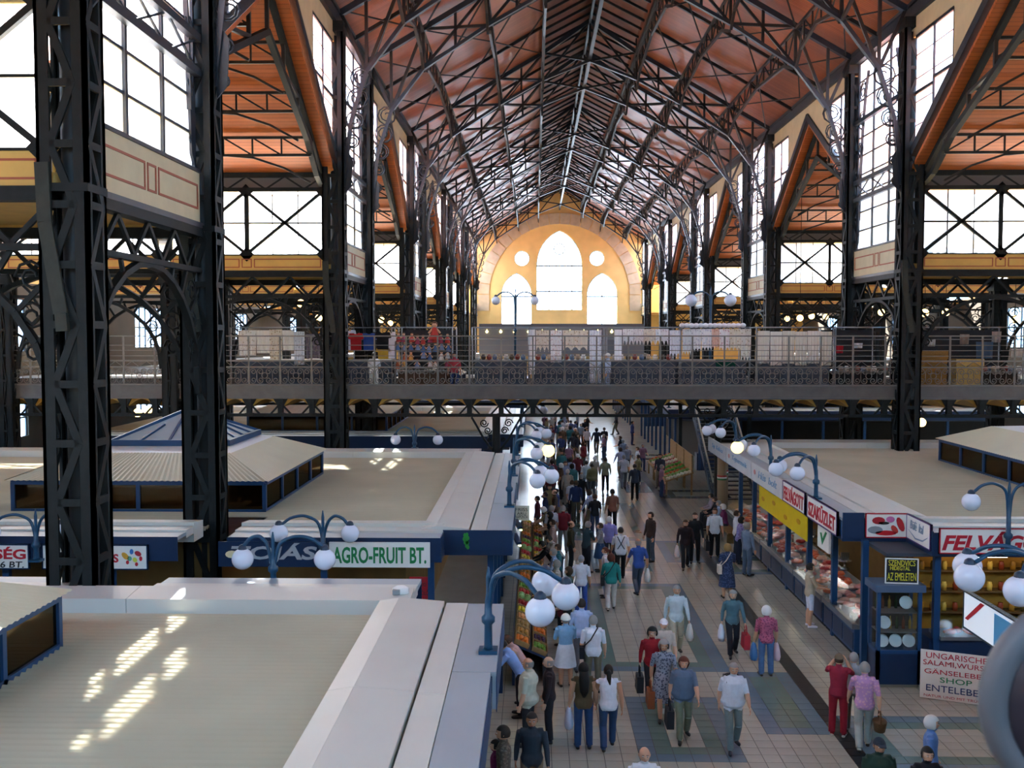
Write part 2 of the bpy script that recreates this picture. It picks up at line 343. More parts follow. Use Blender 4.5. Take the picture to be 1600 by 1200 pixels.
for a, b in zip(LINES[4:], LINES[5:]):
    for s in (-1, 1):
        t = thing('roof_tie_set', 'thin crossed iron tie rods below the orange nave ceiling', 'tie rods', group='nave roof tie rods')
        for x0, x1 in ((10.9, 8.6), (8.6, 5.6), (5.6, 2.9)):
            z0, z1 = ztop(x0) - .05, ztop(x1) - .05
            nx = 2 if b - a > 9 else 1; d = (b - a) / nx
            for k in range(nx):
                bar_obj('tie_rod', tm, (XC + s * x0, a + k * d, z0), (XC + s * x1, a + (k + 1) * d, z1), t); bar_obj('tie_rod', tm, (XC + s * x1, a + k * d, z1), (XC + s * x0, a + (k + 1) * d, z0), t)
        for k in range(1, 3 if b - a > 9 else 2):
            y = a + (b - a) * k / (3 if b - a > 9 else 2); bar_obj('rafter', rfm, (XC + s * 11.2, y, ztop(11.2) + .05), (XC + s * 2.9, y, ztop(2.9) + .05), t)
# --- nave clerestory: wide walls of panels and windows
WN = [0]
def window(kind_label=None):
    WN[0] += 1; o = bpy.data.objects.new('window_%d' % WN[0], None); COL.objects.link(o); tag(o, kind='structure'); return o
wall = {}
for sg, X, nm in SIDES:
    w = MB()
    for a, b in WIDE:                                            # cladding round the aisle gables
        m = (a + b) / 2
        for k in (-1, 1):
            w.prism([(X - .06, m, 19.75), (X - .06, m + k * 4.1, 17.35), (X - .06, m + k * 4.1, 20.4), (X - .06, m, 20.4)], (.12, 0, 0))
            w.prism([(X - .06, m + k * 4.1, 19.55), (X - .06, m + k * (b - m), 19.55), (X - .06, m + k * (b - m), 20.4), (X - .06, m + k * 4.1, 20.4)], (.12, 0, 0))
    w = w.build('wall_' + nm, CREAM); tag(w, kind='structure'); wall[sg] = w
    MB().b2(X - .22, X + .22, YB, YG, 20.3, 20.75).b2(X - .3, X + .3, YB, YG, 20.72, 20.85).build('eave_girder', IRON_B, w)
    for a, b in PAIRS:
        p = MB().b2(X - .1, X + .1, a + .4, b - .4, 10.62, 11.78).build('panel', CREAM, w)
        L = b - a - .8; fx = X - sg * .105; rl = MB()
        def frame(y0, y1, z0, z1, t=.05):
            rl.b2(fx - .012, fx + .012, y0, y1, z0, z0 + t).b2(fx - .012, fx + .012, y0, y1, z1 - t, z1).b2(fx - .012, fx + .012, y0, y0 + t, z0 + t, z1 - t).b2(fx - .012, fx + .012, y1 - t, y1, z0 + t, z1 - t)
        y0 = a + .4
        frame(y0 + .15, y0 + L * .44, 10.92, 11.5); frame(y0 + L * .46, y0 + L * .54, 10.92, 11.5); frame(y0 + L * .56, y0 + L - .15, 10.92, 11.5)
        rl.build('painted_line_frame', REDLINE, p)
        MB().b2(X - .16, X + .16, a + .3, b - .3, 10.5, 10.62).b2(X - .14, X + .14, a + .4, b - .4, 11.78, 11.86).build('panel_sill', IRON_B, w)
        # tall window
        wd = window(); f = MB(); ya, yb = a + .42, b - .42; za, zb = 11.86, 20.3; xx = X + sg * .05
        for k in (0, 1 / 3, 2 / 3, 1): y = ya + (yb - ya) * k; f.b2(xx - .07, xx + .07, y - .06, y + .06, za, zb)
        nr = 10
        for r_ in range(nr + 1): z = za + (zb - za) * r_ / nr; f.b2(xx - .03, xx + .03, ya, yb, z - .032, z + .032)
        for z in (14.1, 14.9, 17.6): f.b2(xx - .16 * sg - .09, xx - .16 * sg + .09, ya, yb, z - .09, z + .09)
        for k in range(3):
            y0, y1 = ya + (yb - ya) * k / 3, ya + (yb - ya) * (k + 1) / 3
            f.bar((xx - sg * .16, y0, 14.1), (xx - sg * .16, y1, 14.9), .05); f.bar((xx - sg * .16, y1, 14.1), (xx - sg * .16, y0, 14.9), .05)
        f.build('window_frame', IRON_B, wd)
        near = 10 < a < 65
        if near:
            pm = box_mesh('pane', (.012, (yb - ya) / 3 - .12, (zb - za) / nr - .064), GLASS)
            for k in range(3):
                for r_ in range(nr): put('pane', pm, wd, (xx, ya + (yb - ya) * (k + .5) / 3, za + (zb - za) * (r_ + .5) / nr))
        else: MB().b2(xx - .006, xx + .006, ya, yb, za, zb).build('glazing', GLASS, wd)
    for a, b in WIDE:                                            # triangular windows over the aisle gables
        m = (a + b) / 2
        for k, c in ((-1, a), (1, b)):
            wd = window(); e = m + k * 4.1; c2 = c - k * .42; z = lambda y: 17.35 - (abs(y - m) - 4.1) * .62; h = (e + c2) / 2
            f = MB(); f.bar((X, m, 19.75), (X, c, z(c)), .34, .3, up=(1, 0, 0)); f.b2(X - .06, X + .06, h - .04, h + .04, z(h), 19.55); f.b2(X - .06, X + .06, e - .05, e + .05, z(e), 19.55)
            f.b2(X - .06, X + .06, min(c2, e), max(c2, e), 19.45, 19.58); f.b2(X - .05, X + .05, min(c2, h + (0)), max(c2, h), 17.3, 17.42); f.b2(X - .05, X + .05, min(h, e), max(h, e), 17.5, 17.62)
            for q in range(1, 5): zz = 15.2 + q * .9; f.b2(X - .02, X + .02, min(c2, e if zz > 17.4 else h), max(c2, e if zz > 17.4 else h), zz - .015, zz + .015)
            f.build('window_frame', IRON_B, wd)
            for y0, y1, lo in ((e, h, 17.56), (h, c2, 17.36)):
                MB().prism([(X, y0, max(lo, z(y0))), (X, y1, max(lo, z(y1))), (X, y1, 19.5), (X, y0, 19.5)], (.01, 0, 0)).build('pane', GLASS, wd)
                pts = [(X, y1, z(y1)), (X, y1, lo), (X, y0, lo)] + ([(X, y0, z(y0))] if z(y0) < lo - .05 else []); MB().prism(pts, (.01, 0, 0)).build('pane', GLASS, wd)
    # outer side wall with windows
    xo = X + sg * OUT; ow = MB(); lo, hi = (5.9, 10.2), (14.6,)
    ow.b2(xo, xo + sg * .3, YB, YG, 0, 2.0); ow.b2(xo, xo + sg * .3, YB, YG, 4.2, 7.0); ow.b2(xo, xo + sg * .3, YB, YG, 10.0, 11.0)
    for a, b in PAIRS:
        for z0, z1 in ((2.0, 4.2), (7.0, 10.0)): ow.b2(xo, xo + sg * .3, a - 4.6, b + 4.6, z0, z1)
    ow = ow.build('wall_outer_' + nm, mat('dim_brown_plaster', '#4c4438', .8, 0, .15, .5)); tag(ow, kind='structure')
    for a, b in WIDE:
        m = (a + b) / 2
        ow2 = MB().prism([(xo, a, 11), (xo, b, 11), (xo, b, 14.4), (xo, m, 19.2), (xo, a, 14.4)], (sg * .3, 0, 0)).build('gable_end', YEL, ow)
        for z0, z1 in ((2.0, 4.2), (7.0, 10.0)):
            wd = window(); f = MB()
            for k in range(7): y = a + 4.6 + (b - a - 9.2) * k / 6; f.b2(xo + sg * .1, xo + sg * .25, y - .08, y + .08, z0, z1)
            f.b2(xo + sg * .1, xo + sg * .25, a + 4.6, b - 4.6, (z0 + z1) / 2 - .05, (z0 + z1) / 2 + .05); f.build('window_frame', IRON_B, wd)
            MB().b2(xo + sg * .16, xo + sg * .18, a + 4.6, b - 4.6, z0, z1).build('glazing', GLASS, wd)
    # aisle ceilings
    for a, b in WIDE:
        m = (a + b) / 2; c = MB(); x0, x1 = X + sg * .0, xo
        for k, e in ((-1, a), (1, b)):
            c.prism([(x0, e, 14.4), (x0, m, 19.25), (x0, m, 19.4), (x0, e, 14.55)], (x1 - x0, 0, 0))
        tag(c.build('ceiling', CEILT), kind='structure')
    for a, b in PAIRS: tag(MB().b2(X + sg * .12, xo, a, b, 10.62, 10.8).build('ceiling', YEL), kind='structure')
# --- aisle purlins: lattice girders across each aisle bay and the bay-end trusses
def aisle_girder():
    t = thing('aisle_lattice_girder', 'shallow iron lattice girder under the orange aisle ceiling', 'girder', group='aisle lattice girders')
    hm = unit_bar(.10, .10, IRON_D); qm = unit_bar(.05, .06, IRON_D); L = 20.0
    bar_obj('top_chord', hm, (0, 0, 0), (L, 0, 0), t); bar_obj('bottom_chord', hm, (0, 0, -.66), (L, 0, -.66), t)
    for i in range(18):
        x0, x1 = L * i / 18, L * (i + 1) / 18
        bar_obj('lattice_bar', qm, (x0, 0, 0 if (i // 3) % 2 else -.66), (x1, 0, -.66 if (i // 3) % 2 else 0), t); bar_obj('lattice_bar', qm, (x1, 0, 0), (x1, 0, -.66), t)
    for k in range(3):
        x0 = L / 3 * k; b = MB(); b.poly([(x0, 0, -1.7), (x0 + 1.0, 0, -1.15), (x0 + 2.2, 0, -.75), (x0 + 3.3, 0, -.66)], .08); b.poly([(x0 + L / 3, 0, -1.7), (x0 + L / 3 - 1.0, 0, -1.15), (x0 + L / 3 - 2.2, 0, -.75), (x0 + L / 3 - 3.3, 0, -.66)], .08)
        b.build('arched_brace', IRON_D, t)
    return t
ag = None
for sg, X, nm in SIDES:
    for a, b in WIDE[1:]:
        m = (a + b) / 2
        for dy in (2.0, 4.0, 6.0):
            for k in (1, -1):
                y = m + k * ((b - a) / 2 - dy); z = 14.3 + dy * .6
                if k == -1 and a > 60: continue
                loc = (X + sg * .5, y, z - .05)
                if ag is None: ag = aisle_girder(); ag.location = loc; ag.rotation_euler = (0, 0, math.pi)
                else: copy_tree(ag, loc, 0.0 if sg > 0 else math.pi)
def aisle_truss(hw_):
    t = thing('aisle_roof_truss', 'iron roof truss with sloping ribs closing an aisle bay', 'truss', group='aisle roof trusses')
    rib = unit_bar(.2, .2, IRON); web = unit_bar(.12, .12, IRON_D)
    for k in (-1, 1):
        e = k * hw_
        bar_obj('top_chord', rib, (0, e, 14.25), (0, 0, 19.1), t)
        pts = [(0, e - k * .12, 13.95), (0, e - k * 1.0, 14.25), (0, e - k * 2.6, 15.3), (0, 0, 17.6)]
        for p, q in zip(pts, pts[1:]): bar_obj('bottom_chord', rib, p, q, t)
        for dy, zb in ((2.0, 14.8), (4.0, 15.95), (6.0, 16.85)): bar_obj('web_strut', web, (0, e - k * dy, zb), (0, e - k * dy, 14.25 + dy * .6), t)
        bar_obj('web_strut', web, (0, e - k * 4, 15.95), (0, e - k * 2, 15.3), t); bar_obj('web_strut', web, (0, e - k * 6, 16.85), (0, e - k * 4, 16.5), t)
    bar_obj('web_strut', web, (0, 0, 17.6), (0, 0, 19.1), t); return t
at = None
for sg, X, nm in SIDES:
    for a, b in WIDE:
        for dx in (.5, 6.9, 13.6):
            loc = (X + sg * dx, (a + b) / 2, 0)
            if at is None: at = aisle_truss((b - a) / 2); at.location = loc
            else: copy_tree(at, loc)
# --- aisle clerestory walls across the hall (ochre panel, braced windows, lattice beam, arch girder below)
def arch_girder(L):
    t = thing('arch_girder', 'dark iron arch girder with radiating spandrel bars between two columns', 'girder', group='aisle arch girders')
    MB().b2(.3, L - .3, -.15, .15, 10.3, 10.55).b2(.3, L - .3, -.1, .1, 9.45, 9.57).build('top_beam', IRON, t)
    h = (L - .8) / 2; pts = [(L / 2 + h * math.cos(math.pi * i / 14), 0, 6.6 + 2.85 * math.sin(math.pi * i / 14)) for i in range(15)]
    MB().poly(pts, .16, .12).build('arch_rib', IRON, t)
    sm_ = unit_bar(.07, .09, IRON)
    for i in (1, 2, 3, 4, 5, 6, 8, 9, 10, 11, 12, 13):
        p = pts[i]; d = Vector((p[0] - L / 2, 0, (p[2] - 6.6) * 1.3)).normalized(); k = min((9.45 - p[2]) / max(d.z, .01), ((L / 2 - .35) - abs(p[0] - L / 2)) / max(abs(d.x), .01))
        if k > .08: bar_obj('spandrel_bar', sm_, p, Vector(p) + d * k, t)
    for i in range(8):
        x0, x1 = .35 + (L - .7) * i / 8, .35 + (L - .7) * (i + 1) / 8; bar_obj('lattice_bar', sm_, (x0, 0, 9.57 if i % 2 else 10.3), (x1, 0, 10.3 if i % 2 else 9.57), t)
    for k in (0, 1):
        b = MB(); x = .75 if k == 0 else L - .75
        for z, r in ((7.7, .22), (8.3, .28), (9.0, .3)): b.tube(spiral((x, 0, z), r, r * .3, 0, 1.5, 12, (1 if k == 0 else -1, 0, 0), (0, 0, 1)), .028, 4)
        b.build('scrollwork', IRON, t)
    return t
AG = {}
def put_arch(L, loc, rz, label=None):
    k = round(L, 1)
    if k not in AG: AG[k] = arch_girder(L); AG[k].location = loc; AG[k].rotation_euler = (0, 0, rz); return AG[k]
    return copy_tree(AG[k], loc, rz)
BAY = 6.7
for sg, X, nm in SIDES:
    for pi, (a, b) in enumerate(PAIRS[1:6]):
        for yk, front in ((a, True), (b, False)):
            cw = bpy.data.objects.new('wall_aisle_%s_%d' % (nm, int(yk)), None); COL.objects.link(cw); tag(cw, kind='structure')
            fy = yk - .1 if front else yk + .1; fs = -1 if front else 1
            for k in range(3):
                x0, x1 = X + sg * (.45 + BAY * k), X + sg * (BAY * (k + 1) - .05); lo_, hi_ = min(x0, x1), max(x0, x1)
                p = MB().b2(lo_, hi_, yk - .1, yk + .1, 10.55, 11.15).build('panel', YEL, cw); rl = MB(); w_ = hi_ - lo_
                for u0, u1 in ((.02, .45), (.47, .53), (.55, .98)):
                    q0, q1 = lo_ + w_ * u0, lo_ + w_ * u1
                    for z in (10.68, 11.0): rl.b2(q0, q1, fy - .012, fy + .012, z - .02, z + .02)
                    for q in (q0, q1): rl.b2(q - .02, q + .02, fy - .012, fy + .012, 10.66, 11.02)
                rl.build('painted_line_frame', REDLINE, p)
                MB().b2(lo_, hi_, yk - .14, yk + .14, 11.15, 11.2).b2(lo_, hi_, yk - .12, yk + .12, 13.7, 13.85).b2(lo_, hi_, yk - .12, yk + .12, 14.25, 14.45).build('beam', IRON, cw)
                lm = unit_bar(.06, .07, IRON)
                for i in range(8): bar_obj('lattice_bar', lm, (lo_ + w_ * i / 8, yk, 13.8 if i % 2 else 14.3), (lo_ + w_ * (i + 1) / 8, yk, 14.3 if i % 2 else 13.8), cw)
                MB().b2(lo_, hi_, yk - .02, yk + .02, 13.85, 14.25).build('beam_infill', mat('grey_infill_board', '#5d5a58', .7), cw)
                wd = window(); f = MB(); md = (lo_ + hi_) / 2; z0, z1 = 11.2, 13.7
                f.b2(md - .09, md + .09, yk - .06, yk + .06, z0, z1).b2(lo_, lo_ + .08, yk - .06, yk + .06, z0, z1).b2(hi_ - .08, hi_, yk - .06, yk + .06, z0, z1)
                for q0, q1 in ((lo_, md), (md, hi_)):
                    f.bar((q0, yk + fs * .08, z0), (q1, yk + fs * .08, z1), .12); f.bar((q0, yk + fs * .08, z1), (q1, yk + fs * .08, z0), .12); f.b2(q0, q1, yk - .012, yk + .012, 12.42, 12.48)
                    for t in (1 / 3, 2 / 3): q = q0 + (q1 - q0) * t; f.b2(q - .02, q + .02, yk - .012, yk + .012, z0, z1)
                    for cx_, cz_ in ((q0, z0), (q0, z1), (q1, z0), (q1, z1)): f.box((cx_, yk + fs * .09, cz_), (.42, .03, .42), M=Matrix.Rotation(math.pi / 4, 3, 'Y'))
                f.build('window_frame', IRON, wd)
                if front and yk < 70 and k < 2:
                    pw = (md - lo_) / 3 - .03; pm = box_mesh('pane', (pw, .01, 1.2), GLASS)
                    for q0 in (lo_, md):
                        for i in range(3):
                            for z in (11.82, 13.08): put('pane', pm, wd, (q0 + (md - lo_) * (i + .5) / 3, yk, z))
                else: MB().b2(lo_, hi_, yk - .005, yk + .005, z0, z1).build('glazing', GLASS, wd)
                if k < 2: put_arch(BAY, (X + sg * BAY * k, yk, 0), 0.0 if sg > 0 else math.pi)
        put_arch(b - a, (X, a, 0), math.pi / 2)
# --- columns
def column(name, label, h, detailed, faces=((0, -1), (1, 0)), wx=.86, wy=.76, group=None, zb=0.0):
    t = thing(name, label, 'column', group=group); pw = .23
    for i in (-1, 1):
        for j in (-1, 1):
            x, y = i * (wx / 2 - pw / 2), j * (wy / 2 - .06)
            b = MB().b2(x - pw / 2, x + pw / 2, y + j * .03 - .03, y + j * .03 + .03, zb, h); b.b2(x + i * (pw / 2) - .03 * (1 + i), x + i * (pw / 2) + .03 * (1 - i), y - .06, y + .06, zb, h)
            b.b2(x + i * .085 - .03, x + i * .085 + .03, y - .05 * j - .08, y - .05 * j + .08, zb, h); b.build('corner_post', IRON, t)
    MB().lathe([(.17, zb), (.17, h - .5)], n=10).build('core_pipe', mat('inner_pipe_iron', '#37393a', .5), t)
    st = 1.02; n = int((h - zb) / st); rest_ = MB()
    dmx = unit_bar(.05, .13, IRON)
    for fx, fy in ((0, -1), (0, 1), (1, 0), (-1, 0)):
        solo = detailed and (fx, fy) in faces
        for k in range(n):
            z0, z1 = zb + k * st, zb + (k + 1) * st
            if fy: A = lambda q, z: Vector((q * (wx / 2 - pw), fy * (wy / 2 - .02), z))
            else: A = lambda q, z: Vector((fx * (wx / 2 - .02), q * (wy / 2 - .12), z))
            q = 1 if k % 2 else -1
            for p0, p1 in ((A(-1, z0), A(1, z0)), (A(-q, z0), A(q, z1))):
                if solo:
                    o = bar_obj('lacing_bar', dmx, p0, p1, t)
                    if fx: o.rotation_quaternion = o.rotation_quaternion @ Matrix.Rotation(0, 3, 'X').to_quaternion()
                else: rest_.bar(p0, p1, .03 if fy else .03, .09, up=(fx, fy, 0) if False else (0, 0, 1))
    if rest_.f: rest_.build('lacing', IRON, t)
    MB().b2(-wx / 2 - .08, wx / 2 + .08, -wy / 2 - .08, wy / 2 + .08, zb, zb + .25).b2(-wx / 2 - .015, wx / 2 + .015, -wy / 2 - .015, wy / 2 + .015, 10.42, 10.56).b2(-wx / 2 - .05, wx / 2 + .05, -wy / 2 - .05, wy / 2 + .05, h - .4, h).build('collar', IRON, t)
    return t
def downpipe(t, x, y):
    """flat grey rain strap on the column face that kinks inward and ends in a shoe"""
    b = MB(); b.poly([(x - .27, y, 10.9), (x - .24, y, 9.9), (x + .0, y, 8.35)], .24, .05, up=(0, 1, 0)); b.bar((x + .02, y, 8.35), (x + .04, y, 8.05), .2, .14, up=(0, 1, 0)); b.build('rain_strap', STRAP, t)
col_near = {}
LAB = {(-1, 17.2): 'massive lattice iron column behind the foreground corrugated stall roof', (-1, 23.9): 'lattice iron column standing between the sausage sign and the egg sign',
       (-1, 40.0): 'lattice iron column carrying the near edge of the footbridge on the egg stall side', (1, 40.0): 'lattice iron column carrying the near edge of the footbridge on the meat stall side',
       (-1, 46.9): 'lattice iron column at the far edge of the footbridge on the egg stall side', (1, 46.9): 'lattice iron column at the far edge of the footbridge on the meat stall side'}
far_c = {}
for sg, X, nm in SIDES:
    for a, b in PAIRS[:6] + [(131.2, None)]:
        for y in (a, b):
            if y is None: continue
            key = (sg, y)
            if key in LAB:
                t = column('lattice_column', LAB[key], 20.3, True, ((0, -1), (-sg, 0))); t.location = (X, y, 0)
                if sg < 0 or y == 40: downpipe(t, -.05, -.42)
            else:
                lb_ = 'lattice iron column in the %s row of the nave beyond the footbridge' % ('egg stall side' if sg < 0 else 'meat stall side') if y > 50 else 'lattice iron column of the %s row on the near side of the footbridge' % ('egg stall side' if sg < 0 else 'meat stall side')
                g = lb_
                if g not in far_c: far_c[g] = column('lattice_column', lb_, 20.3, False, group='nave columns, ' + ('egg' if sg < 0 else 'meat') + ' side'); far_c[g].location = (X, y, 0)
                else: copy_tree(far_c[g], (X, y, 0))
    for k in (1, 2):
        for a, b in PAIRS[1:5]:
            for y in (a, b):
                lb_ = 'plain iron lattice column inside the side aisle'
                if lb_ not in far_c: far_c[lb_] = column('aisle_column', lb_, 10.4, False, wx=.6, wy=.6, group='side aisle columns'); far_c[lb_].location = (X + sg * BAY * k, y, 0)
                else: copy_tree(far_c[lb_], (X + sg * BAY * k, y, 0))
# openwork brackets along the nave walls beside each pair of columns
ob = thing('openwork_bracket', 'openwork iron scroll bracket climbing beside a tall clerestory window', 'bracket', group='clerestory scroll brackets')
MB().prism([(0, -.03, 11.9), (.25, -.03, 12.2), (.32, -.03, 13.3), (0, -.03, 13.8)], (0, .06, 0)).build('foot_plate', IRON_B, ob)
MB().poly([(.3, 0, 13.2), (.4, 0, 15), (.6, 0, 17), (.95, 0, 18.8), (1.3, 0, 19.7)], .09, .12, up=(0, 1, 0)).build('rim_bar', IRON_B, ob)
for i in range(6):
    t = (i + .5) / 6; z = 11.9 + 7.7 * t; w = t ** 1.5 + .3; r = min(w * .42, .42)
    MB().tube(spiral((w * .5, 0, z), r, r * .25, i, 1.6, 14, (1, 0, 0), (0, 0, 1)), .03, 4).build('scroll', IRON_B, ob); MB().tube(arc((w * .5, 0, z), r, 0, 2 * math.pi, 10, (1, 0, 0), (0, 0, 1)), .03, 4).build('ring', IRON_B, ob)
first = True
for sg, X, nm in SIDES:
    for a, b in PAIRS[1:]:
        for y, d in ((a, 1), (b, -1)):
            if y > 137: continue
            if first: ob.location = (X, y + d * .42, 0); ob.rotation_euler = (0, 0, d * math.pi / 2); first = False
            else: copy_tree(ob, (X, y + d * .42, 0), d * math.pi / 2)
# --- end walls
def pierced_wall(name, outline, holes, y, th, m):
    cu = bpy.data.curves.new('w', 'CURVE'); cu.dimensions = '2D'; cu.fill_mode = 'BOTH'; cu.extrude = th / 2
    for pts in [outline] + holes:
        sp = cu.splines.new('POLY'); sp.points.add(len(pts) - 1); sp.use_cyclic_u = True
        for q, p in zip(sp.points, pts): q.co = (p[0], p[1], 0, 1)
    t = bpy.data.objects.new('w', cu); WS.collection.objects.link(t); dg = ws_dg()
    me = bpy.data.meshes.new_from_object(t.evaluated_get(dg)); bpy.data.objects.remove(t); me.materials.clear(); me.materials.append(m)
    me.transform(Matrix(((1, 0, 0, 0), (0, 0, -1, y), (0, 1, 0, 0), (0, 0, 0, 1)))); me.name = name; return put(name, me)
def lancet(cx, w, z0, zs, zt, n=10):
    """pointed window outline"""
    h = w / 2; q = 1.45 * h; am = math.acos((q - h) / q); S_ = (zt - zs) / (q * math.sin(am))
    rt = [(h - q + q * math.cos(am * i / n), zs + S_ * q * math.sin(am * i / n)) for i in range(n + 1)]
    return [(cx - h, z0), (cx + h, z0)] + [(cx + x, z) for x, z in rt] + [(cx - x, z) for x, z in rt[-2::-1]]
circ = lambda cx, cz, r: [(cx + r * math.cos(2 * math.pi * i / 24), cz + r * math.sin(2 * math.pi * i / 24)) for i in range(24)]
holes = [lancet(XC, 6.3, 11.3, 17.4, 22.2), lancet(XC - 5.9, 4.2, 9.0, 13.4, 16.4), lancet(XC + 5.9, 4.2, 9.0, 13.4, 16.4), circ(XC - 5.15, 18.4, 1.05), circ(XC + 5.15, 18.4, 1.05)]
gw = pierced_wall('wall_far', [(XL - .6, 0), (XR + .6, 0), (XR + .6, 21), (XC + LX, 25.6), (XC + LX, 26.6), (XC, 28), (XC - LX, 26.6), (XC - LX, 25.6), (XL - .6, 21)], holes, YG, .6, GABLE); tag(gw, kind='structure')
st_ = MB(); n = 24
for i in range(n):
    a0, a1 = math.radians(-8) + math.radians(196) * i / n, math.radians(-8) + math.radians(196) * (i + 1) / n - .008
    P = [(XC + r * math.cos(a), YG - .3, 13.4 + r * math.sin(a) * (1.0)) for r, a in ((9.7, a0), (11.2, a0), (11.2, a1), (9.7, a1))]
    MB().prism(P, (0, -.18, 0)).build('arch_stone', STONE, gw)
for s in (-1, 1): MB().b2(XC + s * 9.7, XC + s * 11.3, YG - .5, YG - .3, 11.2, 12.2).build('impost_band', STONE, gw)
for i, h in enumerate(holes):
    wd = window(); f = MB(); P = [(p[0], YG, p[1]) for p in h]
    f.poly(P + [P[0]], .16, .2, up=(0, 1, 0))
    xs = [p[0] for p in h]; zs = [p[1] for p in h]; cx_ = sum((min(xs), max(xs))) / 2
    if i < 3:
        for z in ((13.9, 17.4) if i == 0 else (13.2,)): f.b2(min(xs), max(xs), YG - .08, YG + .08, z - .09, z + .09)
        for k in ((-.22, .28) if i == 0 else (0,)): x = cx_ + k * (max(xs) - min(xs)); f.b2(x - .06, x + .06, YG - .08, YG + .08, min(zs), (max(zs) - 1.6) if i == 0 else max(zs) - .3)
    if i == 0: f.tube(arc((XC, YG - .05, 19.7), .75, 0, 2 * math.pi, 20, (1, 0, 0), (0, 0, 1)), .09, 5)
    f.build('window_frame', mat('pale_window_frame', '#5d5a56', .6), wd); MB().prism([(p[0], YG + .05, p[1]) for p in h], (0, .01, 0)).build('glazing', GLASS, wd)
for sg, X, nm in SIDES:
    tag(MB().b2(X, X + sg * OUT, YG - .3, YG + .3, 0, 15).build('wall_far_aisle_' + nm, YEL), kind='structure')
    tag(MB().b2(X, X + sg * OUT, YB - .3, YB + .3, 0, 15).build('wall_near_aisle_' + nm, MATS['dim_brown_plaster']), kind='structure')
tag(pierced_wall('wall_near', [(XL - .6, 0), (XR + .6, 0), (XR + .6, 21), (XC, 28), (XL - .6, 21)], [lancet(XC, 6.3, 11.3, 17.4, 22.2)], YB, .6, MATS['dim_brown_plaster']), kind='structure')
# ================================================================== footbridge and gallery
def px(u, v, y): return atY(u, v, y)
GREYR = mat('grey_railing_iron', '#77756f', .5, 0, .1, 4); DECK = mat('gallery_deck_boards', '#7a7468', .7, 0, .15, 1.5); SOFF = mat('ochre_soffit_paint', '#c99a45', .6, 0, .08, 2)
FASC = mat('grey_bridge_fascia', '#5b5a58', .55, 0, .15, 3)
bridge = thing('footbridge', 'grey iron footbridge with small ochre arches crossing the whole hall', 'footbridge', (0, 40.0, 0))
BX0, BX1, ST = -29.5, 36.3, 1.28
MB().b2(BX0, BX1, .3, 6.6, ZD - .15, ZD).build('deck', DECK, bridge)
for y in (.12, 6.75): MB().b2(BX0, BX1, y - .1, y + .1, 5.42, 5.88).b2(BX0, BX1, y - .14, y + .14, 5.84, 5.92).b2(BX0, BX1, y - .14, y + .14, 5.38, 5.46).build('edge_beam', FASC, bridge)
MB().b2(BX0, BX1, .02, .22, 4.66, 4.78).build('bottom_chord', IRON, bridge); MB().b2(BX0, BX1, 6.65, 6.85, 4.66, 4.78).build('bottom_chord', IRON, bridge)
n = int((BX1 - BX0) / ST)
sof = MB(); pts = [(-ST / 2 + .1, 0, 5.05)] + [((-ST / 2 + .1) + (ST - .2) * i / 10, 0, 5.05 + .3 * math.sin(math.pi * i / 10)) for i in range(1, 10)] + [(ST / 2 - .1, 0, 5.05)]
for a, b in zip(pts, pts[1:]): sof.add([a, b, (b[0], 6.2, b[2]), (a[0], 6.2, a[2])], [(0, 1, 2, 3)])
sof.prism(pts + [(ST / 2 - .1, 0, 5.4), (-ST / 2 + .1, 0, 5.4)], (0, .05, 0)); sofm = sof.mesh('soffit_arch', SOFF)
stub = MB().b2(-.1, .1, -.1, .1, 4.7, 5.42).b2(-.16, .16, -.12, .12, 4.66, 4.8).prism([(-.3, -.05, 5.4), (.3, -.05, 5.4), (.1, -.05, 5.05), (-.1, -.05, 5.05)], (0, .1, 0)).mesh('hanger', IRON)
strm = unit_bar(.06, .07, IRON)
vis = [i for i in range(n) if -23 < BX0 + (i + .5) * ST < 21.5]
for i in vis:
    x = BX0 + (i + .5) * ST
    put('soffit_arch', sofm, bridge, (x, .3, 0)); put('hanger', stub, bridge, (x - ST / 2, .12, 0))
    bar_obj('strut', strm, (x - ST / 2, .12, 5.2), (x - .22, .12, 4.75), bridge); bar_obj('strut', strm, (x + ST / 2, .12, 5.2), (x + .22, .12, 4.75), bridge)
rest_ = MB()
for i in range(n):
    if i not in vis: x = BX0 + (i + .5) * ST; rest_.bar((x - ST / 2, .12, 4.7), (x - ST / 2, .12, 5.4), .2)
rest_.build('outer_hangers', IRON, bridge)['kind'] = 'stuff'
# railing: scrolled lower band and a tall wire guard
rail = thing('bridge_railing', 'grey wrought iron bridge railing with scrolled band and tall wire guard', 'railing', (0, 40.0, 0))
sc = MB(); X3, Z3 = (1, 0, 0), (0, 0, 1)
for k in (-1, 1):
    for zc, q in ((6.13, 1), (6.48, -1)):
        for xc in (.17, .46): sc.tube([(k * xc + k * .15, 0, 6.305)] + spiral((k * xc, 0, zc), .14, .03, 0 if k > 0 else math.pi, -1.4 * q * k, 14, X3, Z3), .017, 4)
    sc.tube([(k * .04, 0, 6.7), (k * .3, 0, 6.9), (k * .58, 0, 6.7)], .015, 4)
sc.tube(arc((0, 0, 6.32), .12, 0, 2 * math.pi, 10, X3, Z3), .016, 4); sc.b2(-ST / 2, ST / 2, -.02, .02, 6.64, 6.69)
scm = sc.mesh('scroll_panel', GREYR); pst = MB().b2(-.03, .03, -.03, .03, 5.9, 7.93).mesh('post', GREYR)
for i in vis: x = BX0 + (i + .5) * ST; put('scroll_panel', scm, rail, (x, .1, 0)); put('post', pst, rail, (x - ST / 2, .1, 0))
